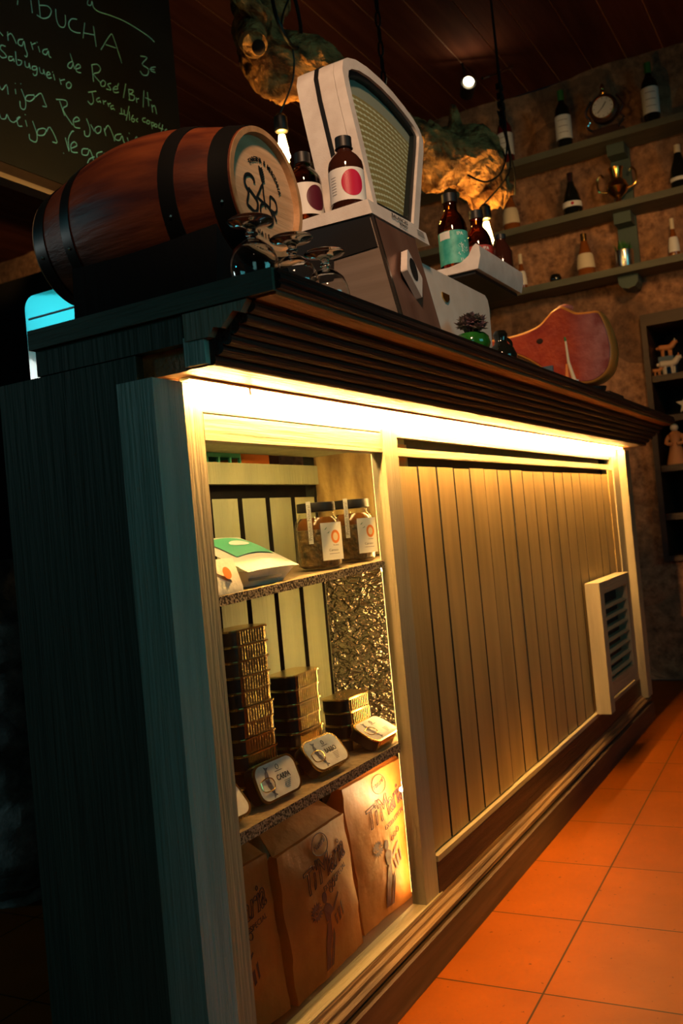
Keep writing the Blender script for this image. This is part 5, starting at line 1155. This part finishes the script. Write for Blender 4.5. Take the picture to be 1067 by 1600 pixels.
def wb(label, y, zi, prof, m, lm, capm, z0, z1, caplen, r=None, group=None, x=4.47, name='wine_bottle'):
    z = shelf_z[zi] + 0.0008; top = prof[-1][1]; cr = prof[-1][0]
    t = bottle(name, label, 'bottle', x, y, z, prof, m, capm, (cr + 0.0015, top - caplen * 0.8, top + 0.010), group, 28)
    if lm:
        r = r or prof[2][0]; l_ = wlabel(t, 'paper_label', r * 3.4, z0, z1, r + 0.0012, x, y, z, math.radians(190), lm)
        bm = bmesh.new(); n = 3
        for k in range(n):
            g2 = grid_rect(r * 1.3, 0.003, 6)
            for v in g2.verts: v.co.y += (z1 - z0) * (0.28 - 0.26 * k)
            wrap(g2, x, y, z + (z0 + z1) / 2, r + 0.0016, math.radians(190)); me = bpy.data.meshes.new('m'); g2.to_mesh(me); g2.free(); bm.from_mesh(me); bpy.data.meshes.remove(me)
        link('printed_lines', bm, M['grey_print'], l_)
    return t
def cone_label(t, x, y, z, prof, h0, h1, m, name='paper_label'):
    """label that follows a tapering shoulder"""
    pts = []
    for i in range(len(prof) - 1):
        (r0, a), (r1, b) = prof[i], prof[i + 1]
        for k in range(6):
            h = a + (b - a) * k / 6
            if h0 <= h <= h1: pts.append((r0 + (r1 - r0) * k / 6 + 0.0012, h))
    bm = bmesh.new(); lathe(bm, pts, (x, y, z), 'z', 22, math.radians(115), math.radians(265)); return link(name, bm, m, t, smooth=True)
wb('red-tinted wine bottle with white label at the left of the top shelf', 0.562, 0, WB, M['rose_glass'], M['label'], M['chrome'], 0.055, 0.165, 0.05)
wb('dark wine bottle with white label beside the clock on the top shelf', 0.268, 0, WB, M['wine_glass'], M['label'], M['leaf'], 0.050, 0.165, 0.05)
wb('dark wine bottle with large white label right of the clock on the top shelf', -0.142, 0, WB, M['wine_glass'], M['label'], M['leaf'], 0.050, 0.172, 0.05)
def round_bottle(label, y, zi, m, lm, capm, prof=CH, h0=0.03, h1=0.12, x=4.47):
    t = wb(label, y, zi, prof, m, None, capm, 0, 0, 0.05, name='liqueur_bottle', x=x); cone_label(t, x, y, shelf_z[zi] + .0008, prof, h0, h1, lm); return t
round_bottle('amber liqueur bottle with cream label and gold neck at the left of the middle shelf', 0.570, 1, M['honey_glass'], M['label_cream'], M['gold'])
t = round_bottle('black sparkling bottle with silver collar on the middle shelf', 0.262, 1, M['wine_glass'], M['label'], M['chrome'], [(0.043, 0), (0.047, 0.004), (0.046, 0.06), (0.036, 0.11), (0.020, 0.150), (0.0145, 0.175), (0.0140, 0.205)], 0.035, 0.070)
bm = bmesh.new(); bmesh.ops.create_icosphere(bm, subdivisions=2, radius=0.008, matrix=Matrix.Translation((4.424, 0.250, shelf_z[1] + 0.056))); link('red_seal', bm, M['red'], t, smooth=True)
round_bottle('dark bottle with small white label at the right edge of the middle shelf', -0.235, 1, M['wine_glass'], M['label'], M['label_cream'], CH, 0.03, 0.06)
round_bottle('small pear-shaped white-labelled bottle at the left of the lowest shelf', 0.545, 2, M['honey_glass'], M['label'], M['label_cream'], MN, 0.02, 0.10)
round_bottle('amber liqueur bottle with cream label in the middle of the lowest shelf', 0.225, 2, M['honey_glass'], M['label_cream'], M['gold'], CH, 0.030, 0.115)
round_bottle('small white-labelled bottle at the right edge of the lowest shelf', -0.180, 2, M['honey_glass'], M['label'], M['label_cream'], MN, 0.02, 0.10)
# clock
cx, cy, cz = 4.45, 0.065, shelf_z[0] + 0.0008
t = thing('mantel_clock', 'ornate dark mantel clock with a white dial between two wine bottles', 'clock', (cx, cy, cz))
bm = bmesh.new(); box(bm, cx - 0.03, cx + 0.045, cy - 0.085, cy + 0.085, cz, cz + 0.022); box(bm, cx - 0.02, cx + 0.04, cy - 0.06, cy + 0.06, cz + 0.022, cz + 0.045); link('clock_base', bm, M['dark_wood'], t, bevel=0.005)
bm = bmesh.new(); lathe(bm, [(0.0001, -0.028), (0.055, -0.028), (0.066, -0.018), (0.066, 0.02), (0.055, 0.035), (0.0001, 0.035)], (cx, cy, cz + 0.135), 'x', 36)
link('clock_case', bm, M['dark_wood'], t, smooth=True)
bm = bmesh.new(); tube(bm, [(cx - 0.030, cy + 0.052 * math.cos(a), cz + 0.135 + 0.052 * math.sin(a)) for a in [i * PI / 18 for i in range(37)]], 0.004, 8); link('bezel', bm, M['gold'], t, smooth=True)
bm = bmesh.new(); lathe(bm, [(0.0001, -0.0305), (0.050, -0.0300)], (cx, cy, cz + 0.135), 'x', 36); dl = link('dial', bm, M['label'], t)
bm = bmesh.new()
tube(bm, [(cx - 0.032, cy, cz + 0.135), (cx - 0.032, cy - 0.016, cz + 0.157)], 0.0020, 5); tube(bm, [(cx - 0.032, cy, cz + 0.135), (cx - 0.032, cy + 0.027, cz + 0.112)], 0.0016, 5)
link('hands', bm, M['ink'], dl)
bm = bmesh.new()
for k in range(12):
    a = 2 * PI * k / 12; tube(bm, [(cx - 0.0315, cy + 0.038 * math.sin(a), cz + 0.135 + 0.038 * math.cos(a)), (cx - 0.0315, cy + 0.045 * math.sin(a), cz + 0.135 + 0.045 * math.cos(a))], 0.0013, 4)
link('hour_marks', bm, M['ink'], dl)
for sy in (-1, 1):
    bm = bmesh.new(); tube(bm, smooth_path([(cx, cy + sy * 0.055, cz + 0.04), (cx, cy + sy * 0.085, cz + 0.07), (cx, cy + sy * 0.070, cz + 0.10), (cx, cy + sy * 0.088, cz + 0.14), (cx, cy + sy * 0.060, cz + 0.19)], 5), 0.006, 8); link('scroll', bm, M['chrome'], t, smooth=True)
bm = bmesh.new(); lathe(bm, [(0.0001, 0), (0.012, 0), (0.018, 0.012), (0.008, 0.028), (0.012, 0.04), (0.006, 0.055), (0.0001, 0.06)], (cx, cy, cz + 0.20), 'z', 20); link('finial', bm, M['gold'], t, smooth=True)
# brass cup with handles
cx, cy, cz = 4.47, 0.045, shelf_z[1] + 0.0008
t = thing('trophy_cup', 'shiny brass two-handled cup on the middle shelf', 'cup', (cx, cy, cz))
bm = bmesh.new(); lathe(bm, [(0.0001, 0), (0.035, 0), (0.036, 0.010), (0.014, 0.022), (0.012, 0.035), (0.040, 0.060), (0.052, 0.085), (0.044, 0.110), (0.026, 0.130), (0.030, 0.165), (0.036, 0.180), (0.030, 0.180), (0.022, 0.14), (0.0001, 0.12)], (cx, cy, cz), 'z', 36); link('cup_body', bm, M['gold'], t, smooth=True)
for sy in (-1, 1):
    bm = bmesh.new(); tube(bm, smooth_path([(cx, cy + sy * 0.048, cz + 0.075), (cx, cy + sy * 0.085, cz + 0.09), (cx, cy + sy * 0.090, cz + 0.14), (cx, cy + sy * 0.072, cz + 0.165), (cx, cy + sy * 0.060, cz + 0.15)], 5), 0.005, 8); link('handle', bm, M['gold'], t, smooth=True)
# dark ball ornament, steel pot with plant
bm = bmesh.new(); lathe(bm, [(0.0001, 0), (0.016, 0.0), (0.027, 0.012), (0.030, 0.028), (0.022, 0.045), (0.0001, 0.052)], (4.47, 0.378, shelf_z[2] + .0008), 'z', 28)
tag(link('round_ornament', bm, M['wine_glass'], smooth=True), 'small black round ornament on the lowest shelf', 'ornament')
cx, cy, cz = 4.47, 0.045, shelf_z[2] + 0.0008
t = thing('potted_herb', 'green herb in a brushed steel pot on the lowest shelf', 'plant', (cx, cy, cz))
bm = bmesh.new(); lathe(bm, [(0.0001, 0), (0.040, 0), (0.042, 0.004), (0.044, 0.085), (0.041, 0.085), (0.038, 0.07), (0.0001, 0.07)], (cx, cy, cz), 'z', 36); link('pot', bm, M['steel'], t, smooth=True)
bm = bmesh.new()
for k in range(70):
    a = random.uniform(0, 2 * PI); r = random.uniform(0, 0.032); h = random.uniform(0.03, 0.07); p = Vector((cx + r * math.cos(a), cy + r * math.sin(a), cz + 0.070)); q = p + Vector((random.uniform(-.02, .02), random.uniform(-.02, .02), h)); s = Vector((math.sin(a), -math.cos(a), 0)) * 0.005
    v = [bm.verts.new(p), bm.verts.new((p + q) / 2 + s), bm.verts.new(q), bm.verts.new((p + q) / 2 - s)]; bm.faces.new(v)
link('foliage', bm, M['leaf'], t)
# --- recessed cabinet with figurines in the stone wall
t = thing('display_niche', 'dark wooden niche cabinet set in the stone wall right of the counter', 'cabinet', (4.7, -0.3, NZ0))
e = 0.004
link('cabinet_side', bx(4.545, 4.86, NY1 - 0.03, NY1 - e, NZ0 + e, NZ1 - e), M['dark_wood'], t)
link('cabinet_side', bx(4.545, 4.86, NY0 + e, NY0 + 0.03, NZ0 + e, NZ1 - e), M['dark_wood'], t)
link('cabinet_back', bx(4.84, 4.86, NY0 + 0.03, NY1 - 0.03, NZ0 + 0.03, NZ1 - 0.03), M['black'], t)
link('cabinet_top', bx(4.545, 4.86, NY0 + 0.03, NY1 - 0.03, NZ1 - 0.06, NZ1 - e), M['dark_wood'], t)
link('cabinet_base', bx(4.545, 4.86, NY0 + 0.03, NY1 - 0.03, NZ0 + e, NZ0 + 0.03), M['dark_wood'], t)
for z in (1.46, 1.265, 1.03, 0.80): link('cabinet_shelf', bx(4.56, 4.84, NY0 + 0.03, NY1 - 0.03, z - 0.03, z), M['dark_wood'], t)
def figure(name, label, cat, x, y, z, h, m1, m2, kind):
    t = thing(name, label, cat, (x, y, z)); z += 0.0006
    if kind == 'animal':
        bm = bmesh.new()
        tube(bm, smooth_path([(x, y + h * .62, z + h * .60), (x, y + h * .3, z + h * .62), (x, y - h * .25, z + h * .60), (x, y - h * .50, z + h * .82), (x, y - h * .72, z + h * .90)], 4), [h * .10] * 3 + [h * .19] * 8 + [h * .17] * 3 + [h * .11] * 3, 12)
        for dy in (0.28, 0.18, -0.18, -0.28): tube(bm, [(x + (0.06 if dy * dy > .05 else -.06) * h, y + dy * h, z + h * .55), (x + (0.06 if dy * dy > .05 else -.06) * h, y + dy * h, z)], [h * .08, h * .06], 8)
        link('animal_body', bm, m1, t, smooth=True)
        bm = bmesh.new()
        for s in (-1, 1): tube(bm, [(x + s * .05 * h, y - h * .56, z + h * .95), (x + s * .08 * h, y - h * .58, z + h * 1.12)], [h * .05, h * .015], 6)
        link('ears', bm, m2, t, smooth=True)
    elif kind == 'person':
        bm = bmesh.new(); lathe(bm, [(0.0001, 0), (h * .24, 0), (h * .24, h * .04), (h * .17, h * .3), (h * .11, h * .55), (h * .16, h * .72), (h * .06, h * .80), (0.0001, h * .81)], (x, y, z), 'z', 20); link('robe', bm, m1, t, smooth=True)
        bm = bmesh.new(); bmesh.ops.create_icosphere(bm, subdivisions=2, radius=h * .10, matrix=Matrix.Translation((x, y, z + h * .88))); link('painted_head', bm, m2, t, smooth=True)
        bm = bmesh.new()
        for s in (-1, 1): tube(bm, smooth_path([(x, y + s * h * .14, z + h * .70), (x - h * .08, y + s * h * .20, z + h * .52), (x - h * .16, y + s * h * .05, z + h * .48)], 3), h * .045, 7)
        link('arms', bm, m1, t, smooth=True)
    else:
        bm = bmesh.new(); pts = []
        for k in range(10):
            a = PI / 2 + PI * k / 5; r = h * (.5 if k % 2 == 0 else .22); pts.append((y + r * math.cos(a), z + h * .5 + r * math.sin(a)))
        prism(bm, pts, 'x', x - 0.008, x + 0.008); link('star_body', bm, m1, t)
    return t
figure('animal_figurine', 'small white and orange animal figurine on the top shelf of the wall niche', 'figurine', 4.60, -0.085, 1.461, 0.085, M['white_clay'], M['orange_clay'], 'animal')
figure('bird_figurine', 'tiny orange figurine at the left of the top shelf of the wall niche', 'figurine', 4.60, -0.030, 1.461, 0.045, M['orange_clay'], M['white_clay'], 'animal')
bm = bmesh.new(); box(bm, 4.66, 4.76, -0.10, -0.03, 1.461, 1.56)
tag(link('dark_block', bm, M['blue_paint'], bevel=0.01), 'dark blue block behind the animal figurine in the wall niche', 'block')
t2 = figure('bird_figurine', 'small orange and white bird figurine perched on the dark blue block', 'figurine', 4.70, -0.065, 1.5606, 0.075, M['orange_clay'], M['white_clay'], 'animal')
figure('star_ornament', 'small pale star ornament in the middle of the wall niche', 'ornament', 4.60, -0.145, 1.2656, 0.09, M['white_clay'], M['white_clay'], 'star')
figure('person_figurine', 'orange and white clay figurine of a robed person on the lower niche shelf', 'figurine', 4.61, -0.080, 1.0306, 0.20, M['orange_clay'], M['white_clay'], 'person')
figure('person_figurine', 'dark blue clay figurine at the right edge of the lower niche shelf', 'figurine', 4.62, -0.192, 1.0306, 0.19, M['blue_paint'], M['orange_clay'], 'person')

# --- turquoise appliance behind the barrel, on a dark work bench
t = thing('coffee_machine', 'glossy turquoise appliance with rounded edge behind the barrel', 'appliance', (1.7, 0.6, 1.0))
bm = bmesh.new(); prism(bm, rrect(0.26, 0.458, 0.03, 6), 'x', 1.5, 1.95)
for v in bm.verts: v.co.y += 0.69; v.co.z += 1.2305
link('appliance_body', bm, M['teal'], t, bevel=0.006, seg=3, smooth=True)
link('trim_line', bx(1.4985, 1.4995, 0.57, 0.81, 1.405, 1.409), M['blue_paint'], t)
t = thing('work_bench', 'low dark work bench behind the counter', 'bench', (1.75, 0.6, 0))
link('bench_top', bx(1.45, 2.4, 0.53, 0.85, 0.965, 0.9995), M['dark_wood'], t); link('bench_body', bx(1.50, 2.38, 0.56, 0.82, 0, 0.965), M['dark_wood'], t)
tag(link('tall_cupboard', bx(4.15, 4.55, 3.1, 4.5, 0.0, 2.66), M['black'], bevel=0.004), 'tall black cupboard against the far stone wall at the left edge', 'cupboard')
tag(link('white_ledge', bx(4.10, 4.149, 4.22, 4.5, 2.385, 2.43), M['foam']), 'thin white ledge fixed on the black cupboard at the left edge', 'ledge')
